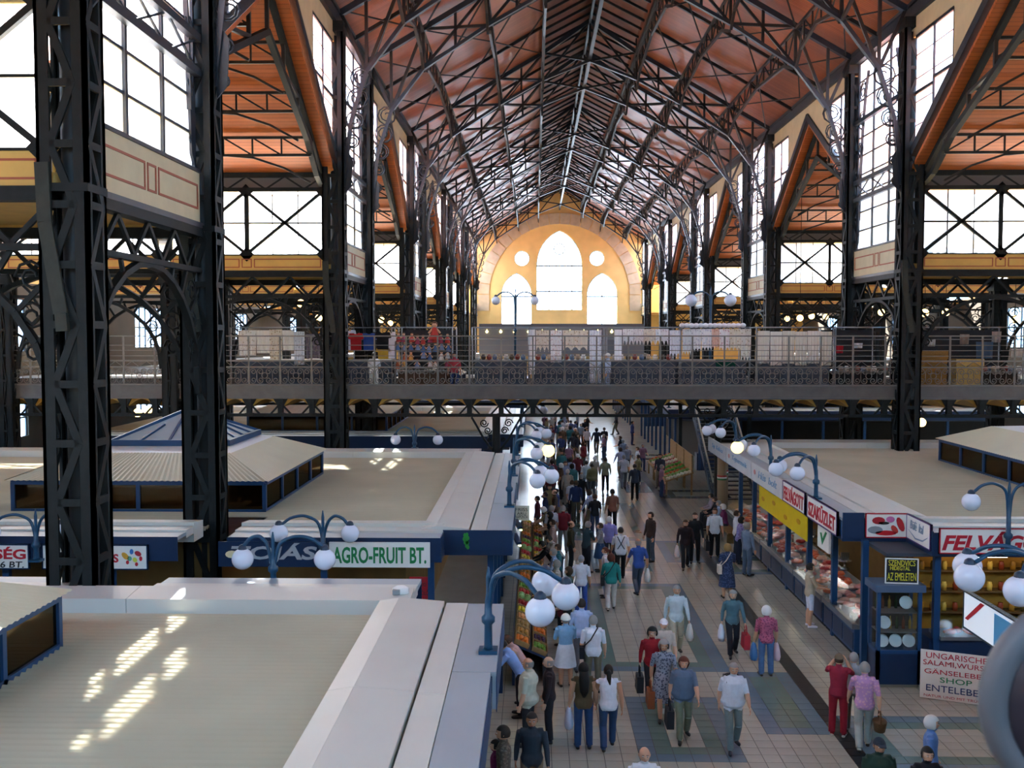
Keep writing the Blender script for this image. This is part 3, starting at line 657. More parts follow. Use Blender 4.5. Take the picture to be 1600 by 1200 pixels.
for z, w in ((5.95, .06), (6.92, .06), (7.12, .025), (7.34, .025), (7.55, .025), (7.92, .05)): MB().b2(-23, 21.6, .1 - w / 2, .1 + w / 2, z - w / 2, z + w / 2).build('rail', GREYR, rail)
# ornate posts below the bridge
def bridge_post(x, y, label):
    t = thing('bridge_post', label, 'post', (x, y, 0))
    MB().lathe([(.26, 0), (.26, .3), (.17, .4), (.15, 3.2), (.22, 3.3), (.16, 3.4), (.16, 4.66)], n=10).build('shaft', IRON, t)
    for k in (-1, 1):
        b = MB(); b.poly([(k * .15, 0, 3.3), (k * .5, 0, 3.75), (k * .8, 0, 4.3), (k * 1.0, 0, 4.64)], .08, .09, up=(0, 1, 0)); b.build('bracket_rib', IRON, t)
        c = MB()
        for xx, z, r in ((.34, 4.1, .16), (.5, 4.4, .18), (.28, 3.72, .1)): c.tube(spiral((k * xx, 0, z), r, r * .2, 0, 1.6 * k, 14, X3, Z3), .025, 4)
        c.build('bracket_scroll', IRON, t)
bridge_post(-1.54, 40.15, 'ornate iron post with scroll brackets under the near edge of the footbridge')
bridge_post(8.62, 46.75, 'iron post with scroll brackets beside the staircase under the footbridge')
# galleries: near deck under the viewer, side decks, far deck
gd = thing('gallery_deck', 'upper gallery decks along the outer side walls and both ends', 'gallery')
for a in ((XL - OUT + .01, XL - 13.75, 47, YG - .4), (XR + 13.75, XR + OUT - .01, 47, YG - .4), (XL - OUT + .01, XL - 13.75, YB + .4, 39.8), (XR + 13.75, XR + OUT - .01, YB + .4, 39.8), (XL + .5, XR - .5, YB + .4, 4.6), (XL + .5, XR - .5, 126, YG - .4)):
    MB().b2(a[0], a[1], a[2], a[3], ZD - .3, ZD).build('deck', DECK, gd)
# ------------------------------------------------------------------ textile and souvenir stalls on the bridge
STEEL = mat('steel_stall_frame', '#8d9093', .35, .6); SLATE = mat('slate_counter_cloth', '#4a5360', .8, 0, .1, 3); BOARDT = mat('counter_board', '#6b6660', .6)
def stall_frame(u0, u1, label, y=41.6, depth=2.2, top=8.28, counter=None, ch=1.36):
    a, b = px(u0, 512, y).x, px(u1, 512, y).x
    ch = .88 if counter else ch; t = thing('bridge_stall', label, 'market stall', ((a + b) / 2, y, ZD)); h = top - ZD; w = b - a
    pm = MB().tube([(0, 0, 0), (0, 0, h)], .03, 6).mesh('frame_post', STEEL)
    for x in (-w / 2, w / 2):
        for yy in (0, depth): put('frame_post', pm, t, (x, yy, 0))
    MB().tube([(-w / 2, 0, h), (w / 2, 0, h), (w / 2, depth, h), (-w / 2, depth, h)], .025, 6, closed=True).tube([(-w / 2, 0, h - .5), (w / 2, 0, h - .5)], .02, 6).build('top_frame', STEEL, t)
    c = counter or SLATE
    MB().b2(-w / 2 + .05, w / 2 - .05, .25, depth - .3, ch - .06, ch).build('counter_top', BOARDT, t); MB().b2(-w / 2 + .08, w / 2 - .08, .27, .31, .02, ch - .06).build('counter_skirt', c, t); MB().b2(-w / 2 + .08, w / 2 - .08, depth - .4, depth - .35, 0.02, ch - .06).build('counter_back', c, t)
    if counter: MB().b2(-w / 2, w / 2, depth, depth + .03, .9, h - .1).build('back_sheet', mat('stall_back_sheet', '#2c2d31', .8), t)
    return t
def mixhex(a, b, t): return '#' + ''.join('%02x' % round(int(a[i:i + 2], 16) * (1 - t) + int(b[i:i + 2], 16) * t) for i in (1, 3, 5))
def cloth(u0, u1, v0, v1, col, label, name='tablecloth', cat='tablecloth', y=41.55, scal=0.0, grp=None, lace=None, fold=5):
    a, b = px(u0, v0, y), px(u1, v0, y); z1 = px(u0, v1, y).z; w, h = b.x - a.x, a.z - z1
    if lace: lace = mixhex(lace, col, .45)
    if name in ('tablecloth', 'curtain') and not col.startswith('#1'): col = mixhex(col, '#ffffff', .5)
    mm = MATS.get('cloth_' + col + str(lace)) or clothmat(col, lace); ph = R.random() * 6
    bb = MB()
    def fn(s, t):
        zz = -h * t * (1 - scal * abs(math.sin(s * math.pi * 3)) * t)
        return ((s - .5) * w * (1 - .06 * t), .035 * math.sin(s * fold * 2 * math.pi + ph) * (.3 + t), zz)
    bb.grid(fn, 28, 8)
    o = bb.build(name, mm, None, ((a.x + b.x) / 2, y, a.z)); tag(o, label, cat, grp); return o
def clothmat(col, lace):
    """thin cloth that lets the light behind it through"""
    m = mat('cloth_' + col + str(lace), col, .9, 0, .08, 6); nt = m.node_tree; b = nt.nodes['Principled BSDF']; out = nt.nodes['Material Output']
    tl = nt.nodes.new('ShaderNodeBsdfTranslucent'); tl.inputs[0].default_value = (*C(col), 1); mx = nt.nodes.new('ShaderNodeMixShader'); mx.inputs[0].default_value = .5
    nt.links.new(b.outputs[0], mx.inputs[1]); nt.links.new(tl.outputs[0], mx.inputs[2]); nt.links.new(mx.outputs[0], out.inputs[0])
    if lace:
        tc = nt.nodes.new('ShaderNodeTexCoord'); vo = nt.nodes.new('ShaderNodeTexVoronoi'); vo.inputs['Scale'].default_value = 9
        cr = nt.nodes.new('ShaderNodeValToRGB'); cr.color_ramp.elements[0].color = (*C(lace), 1); cr.color_ramp.elements[1].color = (*C(col), 1); cr.color_ramp.elements[0].position = .15; cr.color_ramp.elements[1].position = .35
        nt.links.new(tc.outputs['Object'], vo.inputs['Vector']); nt.links.new(vo.outputs['Distance'], cr.inputs[0]); nt.links.new(cr.outputs[0], b.inputs['Base Color']); nt.links.new(cr.outputs[0], tl.inputs[0])
    return m
stall_frame(360, 505, 'steel framed bridge stall hung with cream embroidered cloths')
cloth(372, 400, 516, 556, '#d8d2c0', 'cream embroidered cloth at the column end of the embroidery stall', lace='#a89878'); cloth(400, 422, 516, 552, '#e0d9c6', 'pale plain cream cloth between two embroidered ones on the embroidery stall')
cloth(421, 441, 515, 562, '#c8b48c', 'tan cloth with dark motif hanging lowest on the embroidery stall', lace='#8a6a3c'); cloth(441, 459, 516, 548, '#e3dccb', 'cream cloth with hem beside the tan cloth')
cloth(459, 476, 518, 570, '#b9c3d0', 'pale blue grey blouse cloth hanging beside the cream cloths', lace='#7d8ba0'); cloth(477, 500, 522, 560, '#6d6672', 'dark patterned shawl on the embroidery stall', lace='#a89aa0', name='shawl', cat='shawl')
def tshirt(u0, u1, v0, v1, col, label, y=41.5):
    a, b = px(u0, v0, y), px(u1, v0, y); z1 = px(u0, v1, y).z; w, h = b.x - a.x, a.z - z1
    P = [(-.5, 0), (-.18, .02), (-.1, -.04), (.1, -.04), (.18, .02), (.5, 0), (.62, -.32), (.42, -.36), (.40, -1), (-.40, -1), (-.42, -.36), (-.62, -.32)]
    o = MB().prism([(p[0] * w / 1.1, -.03, p[1] * h) for p in P], (0, .06, 0)).build('tshirt', mat('tshirt_' + col, col, .9, 0, .1, 8), None, ((a.x + b.x) / 2, y, a.z)); tag(o, label, 'shirt', 'shirts on the bridge'); return o
stall_frame(538, 612, 'steel framed bridge stall hung with plain coloured shirts')
tshirt(536, 556, 516, 548, '#e3e4ee', 'white T-shirt on the outer end of the shirt stall'); tshirt(545, 567, 521, 547, '#b01f24', 'red T-shirt hanging on the bridge shirt stall', 41.42); tshirt(565, 588, 521, 547, '#2a4a92', 'blue T-shirt hanging on the bridge shirt stall')
tshirt(586, 610, 519, 546, '#17171c', 'black T-shirt hanging on the bridge shirt stall', 41.42); tshirt(588, 610, 544, 561, '#c9a43a', 'mustard yellow shirt hung below the black one'); tshirt(605, 618, 519, 560, '#dcdde6', 'white long shirt hung beside the black T-shirt')
stall_frame(617, 707, 'steel framed bridge stall crowded with small folk dolls', counter=mat('brown_counter', '#5a4638', .8))
dollc = ['#b8423a', '#d8d0c8', '#7c8fb5', '#d9a55a', '#a84a68', '#e8e4dc', '#4d6a9a', '#c26a4a']
DOLL = {}
def doll(u, v, col, y=41.7, s=1.0):
    if col not in DOLL:
        b = MB(); b.lathe([(.10, 0), (.09, .03), (.05, .16), (.045, .2), (.02, .22)], n=8, mi=0); b.ball((0, 0, .26), .05, 8, 6, 1); b.ball((0, .01, .275), (.055, .055, .05), 8, 5, 2)
        b.tube([(-.1, -.03, .12), (-.05, 0, .18), (.05, 0, .18), (.1, -.03, .12)], .02, 5, 1); DOLL[col] = b.mesh('doll', [mat('doll_dress_' + col, col, .8), mat('doll_skin', '#e0b090', .7), mat('doll_hair', '#5a3a22', .8)])
    p = px(u, v, y); o = put('folk_doll', DOLL[col], None, p); o.scale = (s, s, s)
    nm_ = {'#b8423a': 'red', '#d8d0c8': 'cream', '#7c8fb5': 'pale blue', '#d9a55a': 'amber', '#a84a68': 'raspberry', '#e8e4dc': 'white', '#4d6a9a': 'dark blue', '#c26a4a': 'rust'}[col]
    tag(o, 'small folk doll in %s dress on the bridge doll stall' % nm_, 'doll', 'folk dolls in ' + nm_)
k = 0
for row, v in enumerate((536, 549, 562, 575)):
    for i in range(9):
        if R.random() < .82: doll(623 + i * 9.6 + R.uniform(-2, 2), v + R.uniform(-2, 2), dollc[(i * 3 + row * 5 + k) % 8], 41.75, 1.25); k += 1
sh = thing('doll_shelf', 'stepped wooden shelf carrying the folk dolls on the bridge', 'shelf', px(662, 620, 41.8))
for row, v in enumerate((536, 549, 562, 575)): p = px(662, v, 41.8); MB().b2(-1.2, 1.2, -.12, .25, p.z - .03 - sh.location.z, p.z - .003 - sh.location.z).build('shelf_board', BOARDT, sh)
for s in (-1.2, 1.2): MB().b2(s - .03, s + .03, -.1, .2, 0.0, 2.3).build('shelf_side', BOARDT, sh)
doll(679, 531, '#b8423a', 41.6, 2.4)
stall_frame(738, 826, 'steel framed bridge stall with slate grey counters and small trinkets')
stall_frame(828, 945, 'steel framed bridge stall draped with white and beige lace')
cloth(826, 836, 515, 585, '#e6e6ea', 'narrow white lace runner hanging full height at the trinket stall', fold=2); cloth(837, 858, 516, 551, '#c9b394', 'beige crochet cloth with pointed hem beside the narrow runner', scal=.25, lace='#a48a66')
cloth(860, 878, 516, 566, '#e4dfe0', 'white cloth with red embroidery on the lace stall', lace='#b06a66'); cloth(879, 919, 516, 549, '#cdb493', 'wide beige crochet tablecloth on the lace stall', scal=.2, lace='#a88c64')
cloth(921, 940, 516, 598, '#d6dcea', 'long white lace curtain hanging beside the blue sash', lace='#aab6d0', fold=4); cloth(937, 941, 518, 541, '#27375e', 'navy blue sash hanging beside the lace curtain', name='sash', cat='sash', fold=1, y=41.57)
stall_frame(948, 1062, 'steel framed bridge stall with white scalloped tablecloths on top')
cloth(960, 972, 515, 565, '#e2e4ee', 'narrow white lace strip at the edge of the scalloped tablecloth stall', fold=2)
for u0, u1, c, l in ((973, 990, '#e8e8ee', 'white scalloped cloth first on the tablecloth stall'), (990, 1006, '#d9d3d6', 'pale mauve embroidered cloth on the tablecloth stall'), (1006, 1024, '#cbb698', 'tan crocheted cloth on the tablecloth stall'), (1024, 1045, '#e6e6ec', 'white scalloped cloth with fringe on the tablecloth stall')):
    cloth(u0, u1, 514, 540, c, l, scal=.3, lace='#b0a8b0')
cloth(1046, 1063, 516, 561, '#dfe3f0', 'long white pointed lace cloth ending the tablecloth stall', scal=.2, lace='#aab2c8')
stall_frame(1064, 1172, 'steel framed bridge stall topped with a fluffy white fringe')
fb = MB()
for i in range(14): fb.ball((px(1066 + i * 7.3, 508, 41.6).x, 41.6, 8.36), (.13, .13, .1), 8, 5)
tag(fb.build('fluffy_fringe', mat('white_wool', '#eeeef2', .95, bump=.4, scale=30)), 'fluffy white wool fringe along the top of a bridge stall', 'fringe')
for u0, u1, v1, c, lc, l in ((1066, 1080, 555, '#bfc8cf', '#8c979f', 'grey green lace cloth below the white fringe'), (1080, 1096, 550, '#cfd4dc', '#9aa4b4', 'silver lace cloth below the white fringe'), (1096, 1112, 548, '#dfe0ea', '#8490b8', 'white cloth with blue embroidery below the white fringe'), (1112, 1124, 546, '#d08a6e', '#b86a50', 'salmon pink cloth below the white fringe'), (1124, 1140, 548, '#e2d8dc', '#b04a5a', 'white cloth with red flower embroidery below the white fringe'), (1140, 1158, 548, '#c9b89a', '#9c8766', 'sand coloured crochet cloth below the white fringe'), (1158, 1174, 565, '#cfc6b2', '#a09274', 'long ivory shawl closing the fringed stall')):
    cloth(u0, u1, 514, v1, c, l, scal=.15, lace=lc, fold=3)
cloth(1118, 1150, 561.5, 573, '#1f5a4c', 'dark green folded cloth on the counter of the fringed stall', y=41.83, fold=1)
stall_frame(1182, 1303, 'steel framed bridge stall closed by long beige curtains')
for i in range(6): cloth(1184 + i * 19.5, 1203 + i * 19.5, 517 + (i % 2), 568 + 3 * (i % 2), ['#c9bca4', '#d4c9b4', '#bfb096'][i % 3], ['sand beige curtain on the curtain stall', 'pale ivory curtain on the curtain stall', 'darker tan curtain on the curtain stall'][i % 3], 'curtain', 'curtain', fold=4, grp='curtains on the bridge ' + str(i % 3))
stall_frame(1306, 1392, 'dark bridge stall with mixed goods beside the iron column', counter=mat('black_counter', '#2b2b2e', .8))
stall_frame(1432, 1600, 'dark bridge stall with wicker goods beyond the iron column', counter=mat('brown_black_counter', '#37302a', .8))
WICK = mat('wicker', '#8a6a35', .8, 0, .25, 30, .5); WICK2 = mat('pale_wicker', '#b59a5c', .8, 0, .25, 30, .5)
def wicker_chest(u0, u1, v0, v1, m, label, y=41.0):
    a, b = px(u0, v0, y), px(u1, v1, y); w, h = b.x - a.x, a.z - b.z; t = thing('wicker_chest', label, 'wicker chest', ((a.x + b.x) / 2, y, max(b.z, ZD)))
    MB().b2(-w / 2, w / 2, -.3, .3, 0, h * .8).build('body', m, t); MB().b2(-w / 2 - .03, w / 2 + .03, -.33, .33, h * .8, h).build('lid', m, t)
    for k in range(5): z = h * .8 * (k + .5) / 5; MB().b2(-w / 2 - .012, w / 2 + .012, -.312, .312, z - .02, z + .02).build('woven_band', m, t)
wicker_chest(1436, 1474, 548, 612, WICK, 'tall brown wicker chest on the bridge'); wicker_chest(1490, 1530, 562, 617, WICK2, 'pale straw wicker chest on the bridge')
for u0, u1, v0, v1, c, l in ((1305, 1318, 540, 552, '#a8212c', 'red handbag hanging on the mixed goods stall'), (1334, 1348, 536, 544, '#c8cdd6', 'white price card hanging on the mixed goods stall'), (1525, 1552, 534, 560, '#4a6078', 'blue grey cloth hanging on the wicker stall'), (1550, 1565, 518, 535, '#9a8f8c', 'pale grey cap cloth hanging on the wicker stall'), (1450, 1462, 530, 541, '#c9d2da', 'white cloth bundle on the wicker stall'), (1500, 1515, 522, 538, '#8c7f78', 'brown cloth hanging on the wicker stall'), (1580, 1598, 545, 558, '#d0c8c2', 'cream knitted cloth hanging on the wicker stall')):
    cloth(u0, u1, v0, v1, c, l, 'hanging_cloth', 'cloth', y=41.58, fold=2)
TRK = [('#b9a48a', 'tan'), ('#8c3b32', 'brick red'), ('#d9d6cc', 'white'), ('#5d6f8c', 'grey blue'), ('#4d4034', 'dark brown')]
tk = {c: MB().lathe([(.06, 0), (.1, .05), (.11, .14), (.07, .2), (.08, .23)], n=8).mesh('pot', mat('pot_' + c, c, .4)) for c, _ in TRK}
for u0, u1, zc in ((742, 822, 1.36), (836, 916, 1.36), (955, 1050, 1.36), (1310, 1388, .88), (1536, 1596, .88)):
    for i in range(9):
        c, nm_ = TRK[(i * 2 + u0) % 5]; u = u0 + (u1 - u0) * (i + .5) / 9; p = px(u, 560, 41.95 + .3 * (i % 2)); o = put('souvenir_pot', tk[c], None, (p.x, p.y, ZD + zc)); tag(o, 'small %s souvenir pot standing on a bridge stall counter' % nm_, 'pot', nm_ + ' souvenir pots')
# far gallery: back row of lights and shop front under the gable window
BULB = mat('lit_bulb', '#ffe9a0', .4, emit=9.0); bm2 = MB().ball((0, 0, 0), .16, 10, 7).b2(-.02, .02, -.02, .02, .1, .5).mesh('bulb', BULB)
for i in range(11): x = -6.0 + i * 1.75; tag(put('hanging_bulb', bm2, None, (x, 125.9, 8.3)), 'bare lit bulb hanging on the far gallery below the gable window', 'bulb', 'far gallery bulbs')
fg = thing('far_gallery_front', 'grey fascia of the far gallery shops below the gable window', 'shop front', (XC, 126, 0))
MB().b2(-HW + 1, HW - 1, 0, .2, ZD, 9.3).build('fascia', mat('far_fascia', '#6a6c70', .7), fg); MB().b2(-HW + 1, HW - 1, -.2, 0, 8.6, 8.85).build('light_rail', STEEL, fg)
def ceil_z(y):
    for a, b in PAIRS:
        if a <= y <= b: return 10.62
    for a, b in WIDE:
        if a <= y <= b: return 14.44 + .61 * min(y - a, b - y)
    return 10.6
gl = mat('warm_gallery_lamp', '#ffd98a', .4, emit=6.0); glm = MB().ball((0, 0, 0), .2, 10, 7).mesh('lamp_globe', gl)
for u, v, y in ((92, 470, 44), (150, 478, 52), (158, 490, 58), (596, 500, 66), (610, 505, 74), (1435, 492, 47.5), (1445, 489, 50), (1478, 488, 54), (1586, 499, 47.5), (1250, 497, 60), (1268, 494, 66), (1290, 495, 72), (470, 474, 50), (498, 497, 56), (1377, 488, 60), (1230, 498, 75), (215, 645, 45), (231, 641, 46), (1440, 660, 45), (1432, 658, 46), (640, 498, 90)):
    p = px(u, v, y); up_ = v < 600
    t = thing('aisle_lamp', 'small warm lit globe lamp hanging on a rod %s' % ('in the upper side aisle' if up_ else 'under the footbridge deck'), 'lamp', p, group='upper aisle globe lamps' if up_ else 'globe lamps under the deck')
    put('globe', glm, t); MB().tube([(0, 0, .15), (0, 0, (ceil_z(y) if up_ else ZD - .15) - p.z)], .015, 5).build('rod', IRON, t)
# ================================================================== stalls on the ground floor
ZR = 3.6
def corrugated(x0, x1, y0, y1, z, per=.16, amp=.042, along='y'):
    b = MB(); n = max(4, int((y1 - y0) / per * 6)); V = []; F = []
    for i in range(n + 1):
        y = y0 + (y1 - y0) * i / n; zz = z + amp * max(-.6, math.sin(2 * math.pi * (y - y0) / per)); V += [(x0, y, zz), (x1, y, zz)]
    for i in range(n): F.append((2 * i, 2 * i + 1, 2 * i + 3, 2 * i + 2))
    return b.add(V, F, 0, False)
def split(a, b, step): n = max(1, round((b - a) / step)); return [(a + (b - a) * i / n, a + (b - a) * (i + 1) / n) for i in range(n)]
def pavilion(parent, x0, x1, y0, y1, zb=3.34, ze=4.12):
    """glazed rooflight house with blue frame and hipped corrugated roof"""
    p = bpy.data.objects.new('rooflight', None); COL.objects.link(p); p.parent = parent
    fb = MB(); cx_, cy_ = (x0 + x1) / 2, (y0 + y1) / 2
    for (xa, ya, xb, yb) in ((x0, y0, x1, y0), (x1, y0, x1, y1), (x1, y1, x0, y1), (x0, y1, x0, y0)):
        n = round(math.hypot(xb - xa, yb - ya) / 1.65)
        for i in range(n):
            t = i / n; fb.b2(xa + (xb - xa) * t - .05, xa + (xb - xa) * t + .05, ya + (yb - ya) * t - .05, ya + (yb - ya) * t + .05, zb, ze)
        fb.bar((xa, ya, ze), (xb, yb, ze), .14, .12); fb.bar((xa, ya, zb + .03), (xb, yb, zb + .03), .1, .1)
    fb.build('rooflight_frame', BLUE, p)
    for (xa, ya, xb, yb) in ((x0, y0, x1, y0), (x1, y0, x1, y1), (x1, y1, x0, y1), (x0, y1, x0, y0)):
        n = round(math.hypot(xb - xa, yb - ya) / 1.65)
        for i in range(n):
            t0, t1 = i / n, (i + 1) / n; MB().prism([(xa + (xb - xa) * t0, ya + (yb - ya) * t0, zb + .05), (xa + (xb - xa) * t1, ya + (yb - ya) * t1, zb + .05), (xa + (xb - xa) * t1, ya + (yb - ya) * t1, ze - .05), (xa + (xb - xa) * t0, ya + (yb - ya) * t0, ze - .05)], (.005, .005, 0)).build('pane', BROWNGLASS, p)
    rf = MB(); e = .16; h = 1.25; zt = ze + .62
    O = [(x0 - e, y0 - e), (x1 + e, y0 - e), (x1 + e, y1 + e), (x0 - e, y1 + e)]; I = [(x0 + h, y0 + h), (x1 - h, y0 + h), (x1 - h, y1 - h), (x0 + h, y1 - h)]
    for i in range(4):
        a, b, c, d = O[i], O[(i + 1) % 4], I[(i + 1) % 4], I[i]; L = math.hypot(b[0] - a[0], b[1] - a[1]); n = int(L / .075)
        V = []; F = []
        for q in range(n + 1):
            t = q / n; dz = .018 if q % 2 else 0; V += [(a[0] + (b[0] - a[0]) * t, a[1] + (b[1] - a[1]) * t, ze + .05 + dz), (d[0] + (c[0] - d[0]) * t, d[1] + (c[1] - d[1]) * t, zt + dz)]
        for q in range(n): F.append((2 * q, 2 * q + 2, 2 * q + 3, 2 * q + 1))
        rf.add(V, F)
    rf.build('hipped_roof', mat('cream_corrugated_sheet', '#c6c3a8', .5, 0, .05, 1), p)
    up = MB().add([(I[0][0], I[0][1], zt), (I[1][0], I[1][1], zt), (I[2][0], I[2][1], zt), (I[3][0], I[3][1], zt), (cx_ - 1, cy_, zt + .45), (cx_ + 1, cy_, zt + .45)], [(0, 1, 5, 4), (1, 2, 5), (2, 3, 4, 5), (3, 0, 4)])
    up.build('top_roof', mat('white_roof_sheet', '#d8dcdc', .4, 0, .05, 1), p)
    return p
def skylight(parent, x0, x1, y0, y1, zb, zt):
    p = bpy.data.objects.new('pyramid_skylight', None); COL.objects.link(p); p.parent = parent; cx_, cy_ = (x0 + x1) / 2, (y0 + y1) / 2
    f = MB(); Cn = [(x0, y0), (x1, y0), (x1, y1), (x0, y1)]; ap = (cx_, cy_, zt)
    for i in range(4):
        a, b = Cn[i], Cn[(i + 1) % 4]; f.bar((*a, zb), (*b, zb), .14, .16); f.bar((a[0], a[1], zb + .04), (cx_, cy_, zt + .04), .09)
        for t in (.25, .5, .75):
            q = (a[0] + (b[0] - a[0]) * t, a[1] + (b[1] - a[1]) * t, zb + .05); k = 1 - abs(t - .5) * 2; f.bar(q, (q[0] + (cx_ - q[0]) * max(k, .5), q[1] + (cy_ - q[1]) * max(k, .5), zb + .05 + (zt - zb) * max(k, .5)), .06)
        MB().prism([(*a, zb + .02), (*b, zb + .02), (cx_, cy_, zt)], (0, 0, .01)).build('glass_slope', BLUEGLASS, p)
    f.build('skylight_frame', BLUE, p); MB().b2(x0 + .15, x1 - .15, y0 + .15, y1 - .15, zb - .5, zb - .05).build('skylight_kerb', WHITE, p)
def block(name, label, sg, xa, y0, y1, xin, well=None, canopy=True, step=3.3, front=True, pav=None, sky=None, back=True, notch=.75, wallm=None):
    """one covered stall block: xa is the canopy edge on the central aisle, sg points away from the aisle"""
    t = thing(name, label, 'market stall', (xa, (y0 + y1) / 2, 0)); oy = (y0 + y1) / 2
    X = lambda s: sg * s; Y = lambda y: y - oy
    def bx(s0, s1, ya, yb, z0, z1, nm, m):
        return MB().b2(X(s0), X(s1), Y(ya), Y(yb), z0, z1).build(nm, m, t)
    win = abs(xin - xa); ya, yb = y0 + notch, y1 - (.0 if not back else 1.7)   # side strips stop short: notched corners
    # side canopy, fascia and parapet strips along the aisle
    for i, (a, b) in enumerate(split(ya, yb, step)):
        e = [.0, .05, .0, .07][i % 4] if canopy else 0
        MB().b2(X(e), X(.58), Y(a + .01), Y(b - .01), 3.5, 3.56).b2(X(e), X(e + .05), Y(a + .01), Y(b - .01), 3.06, 3.5).build('canopy_panel', [LBLUE], t)
        bx(e - .012, e, a + .02, b - .02, 3.02, 3.5, 'fascia_board', BLUE)
    for a, b in split(ya, yb, 4.6):
        bx(.59, .94, a + .006, b - .006, 3.4, 3.57, 'gutter_plank', BEIGE)
        q = MB().prism([(X(.98), Y(a + .006), 3.4), (X(.98), Y(a + .006), 3.6), (X(1.72), Y(a + .006), 3.66), (X(1.72), Y(a + .006), 3.4)], (0, b - a - .012, 0)); q.build('parapet_sheet', BEIGE, t)
        q = MB().prism([(X(1.725), Y(a + .006), 3.2), (X(1.725), Y(a + .006), 3.655), (X(2.05), Y(a + .006), 3.6), (X(2.05), Y(a + .006), 3.2)], (0, b - a - .012, 0)); q.build('parapet_inner_sheet', BEIGE, t)
    # front and back strips across the block
    runs = []
    s0 = 1.55
    if well: runs = [(s0, abs(well[0] - xa)), (abs(well[1] - xa), win)]
    else: runs = [(s0, win)]
    ends = ([(y0, 1)] if front else []) + ([(y1, -1)] if back else [])
    for ye, k in ends:
        for r0, r1 in (runs if k == 1 else [(s0, min(win, 6.2)), (7.7, win)]):
            for a, b in split(r0, r1, 4.6):
                bx(a + .006, b - .006, ye, ye + k * .55, 3.46, 3.54, 'canopy_panel', LBLUE); bx(a, b, ye - k * .012, ye, 3.0, 3.54, 'fascia_board', DBLUE)
                bx(a + .006, b - .006, ye + k * .56, ye + k * 1.05, 3.4, 3.58, 'parapet_sheet', BEIGE)
        for r0, r1 in (runs if k == 1 else [(s0, win)]):
            for a, b in split(r0, r1, 4.6):
                MB().prism([(X(a + .006), Y(ye + k * 1.06), 3.2), (X(a + .006), Y(ye + k * 1.06), 3.66), (X(a + .006), Y(ye + k * 1.7), 3.6), (X(a + .006), Y(ye + k * 1.7), 3.2)], (X(b - a - .012), 0, 0)).build('parapet_inner_sheet', BEIGE, t)
        if k == 1: bx(0.0, 1.55, ya - .02, ya, 3.0, 3.56, 'end_fascia', DBLUE); bx(1.53, 1.55, ye, ya, 3.0, 3.56, 'end_fascia', DBLUE); 
    cy0 = y0 + (1.7 if front else 0); cy1 = y1 - (1.7 if back else 0)
    if well:
        corrugated(X(2.05), X(abs(well[0] - xa)), Y(cy0), Y(25.0), 3.34).build('roof_deck', TAN, t); corrugated(X(abs(well[1] - xa)), X(win), Y(cy0), Y(25.0), 3.34).build('roof_deck', TAN, t); cy0 = 25.0
    corrugated(X(2.05), X(win), Y(cy0), Y(cy1), 3.34).build('roof_deck', TAN, t)
    # soffit, inner walls, posts
    bx(.6, win, y0 + .3, y1 - .3, 2.92, 3.0, 'soffit', mat('stall_soffit', '#3a3f48', .7)) if not well else None
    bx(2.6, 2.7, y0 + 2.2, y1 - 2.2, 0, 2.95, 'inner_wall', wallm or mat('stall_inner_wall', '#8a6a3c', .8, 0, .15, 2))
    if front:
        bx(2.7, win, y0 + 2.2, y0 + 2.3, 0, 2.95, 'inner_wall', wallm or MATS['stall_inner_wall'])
        for s in [1.8 + 2.4 * i for i in range(int((win - 1.8) / 2.4) + 1)]:
            if well and abs(well[0] - xa) - .1 < s < abs(well[1] - xa) + .1: continue
            bx(s - .07, s + .07, y0 + .35, y0 + .49, 0, 3.0, 'post', BLUE)
        for r0, r1 in runs: bx(r0 + .1, r1 - .1, y0 + .4, y0 + 1.2, 0, 1.0, 'counter', DBLUE)
    for a, b in split(y0 + 1.5, y1 - 1.5, 2.4): bx(.45, .59, a - .07, a + .07, 0, 3.05, 'post', BLUE)
    if pav: pavilion(t, pav[0] - xa, pav[1] - xa, Y(pav[2]), Y(pav[3]))
    if sky: skylight(t, sky[0] - xa, sky[1] - xa, Y(sky[2]), Y(sky[3]), 4.95, 5.75)
    return t
L1 = block('market_stall', 'foreground stall block with ribbed beige roof and pale blue canopy', -1, -.5, -1.2, 17.9, -21, front=False, pav=(-13.7, -7.06, 3.5, 14.4))
L2 = block('market_stall', 'stall block with egg and fruit shop signs and a rooflight house', -1, -.5, 21.55, 38.6, -21, well=(-6.75, -7.85), pav=(-13.7, -7.05, 25.7, 32.7), sky=(-11.9, -8.6, 27.6, 30.8))
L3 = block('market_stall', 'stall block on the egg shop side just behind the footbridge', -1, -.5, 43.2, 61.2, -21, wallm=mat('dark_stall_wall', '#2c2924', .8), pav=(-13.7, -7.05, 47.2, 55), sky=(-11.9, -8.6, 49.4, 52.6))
copy_tree(L3, L3.location + Vector((0, 23.2, 0)), label='stall block second behind the footbridge on the egg shop side'); copy_tree(L3, L3.location + Vector((0, 46.4, 0)), label='stall block third behind the footbridge on the egg shop side')
R1 = block('market_stall', 'meat shop block with white and red signs and a flat tan roof', 1, 7.44, 22.4, 42.2, 27, pav=(14.9, 21.5, 26.0, 36.7), notch=1.62)
R0 = block('market_stall', 'stall block with the bright illuminated picture sign at its corner', 1, 7.44, -1.2, 16.9, 27, front=False, pav=(14.9, 21.5, 3.0, 12))
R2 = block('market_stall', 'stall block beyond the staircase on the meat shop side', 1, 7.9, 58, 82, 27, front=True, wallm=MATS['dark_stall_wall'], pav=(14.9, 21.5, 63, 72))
copy_tree(R2, R2.location + Vector((0, 28, 0)), label='stall block furthest away on the meat shop side')
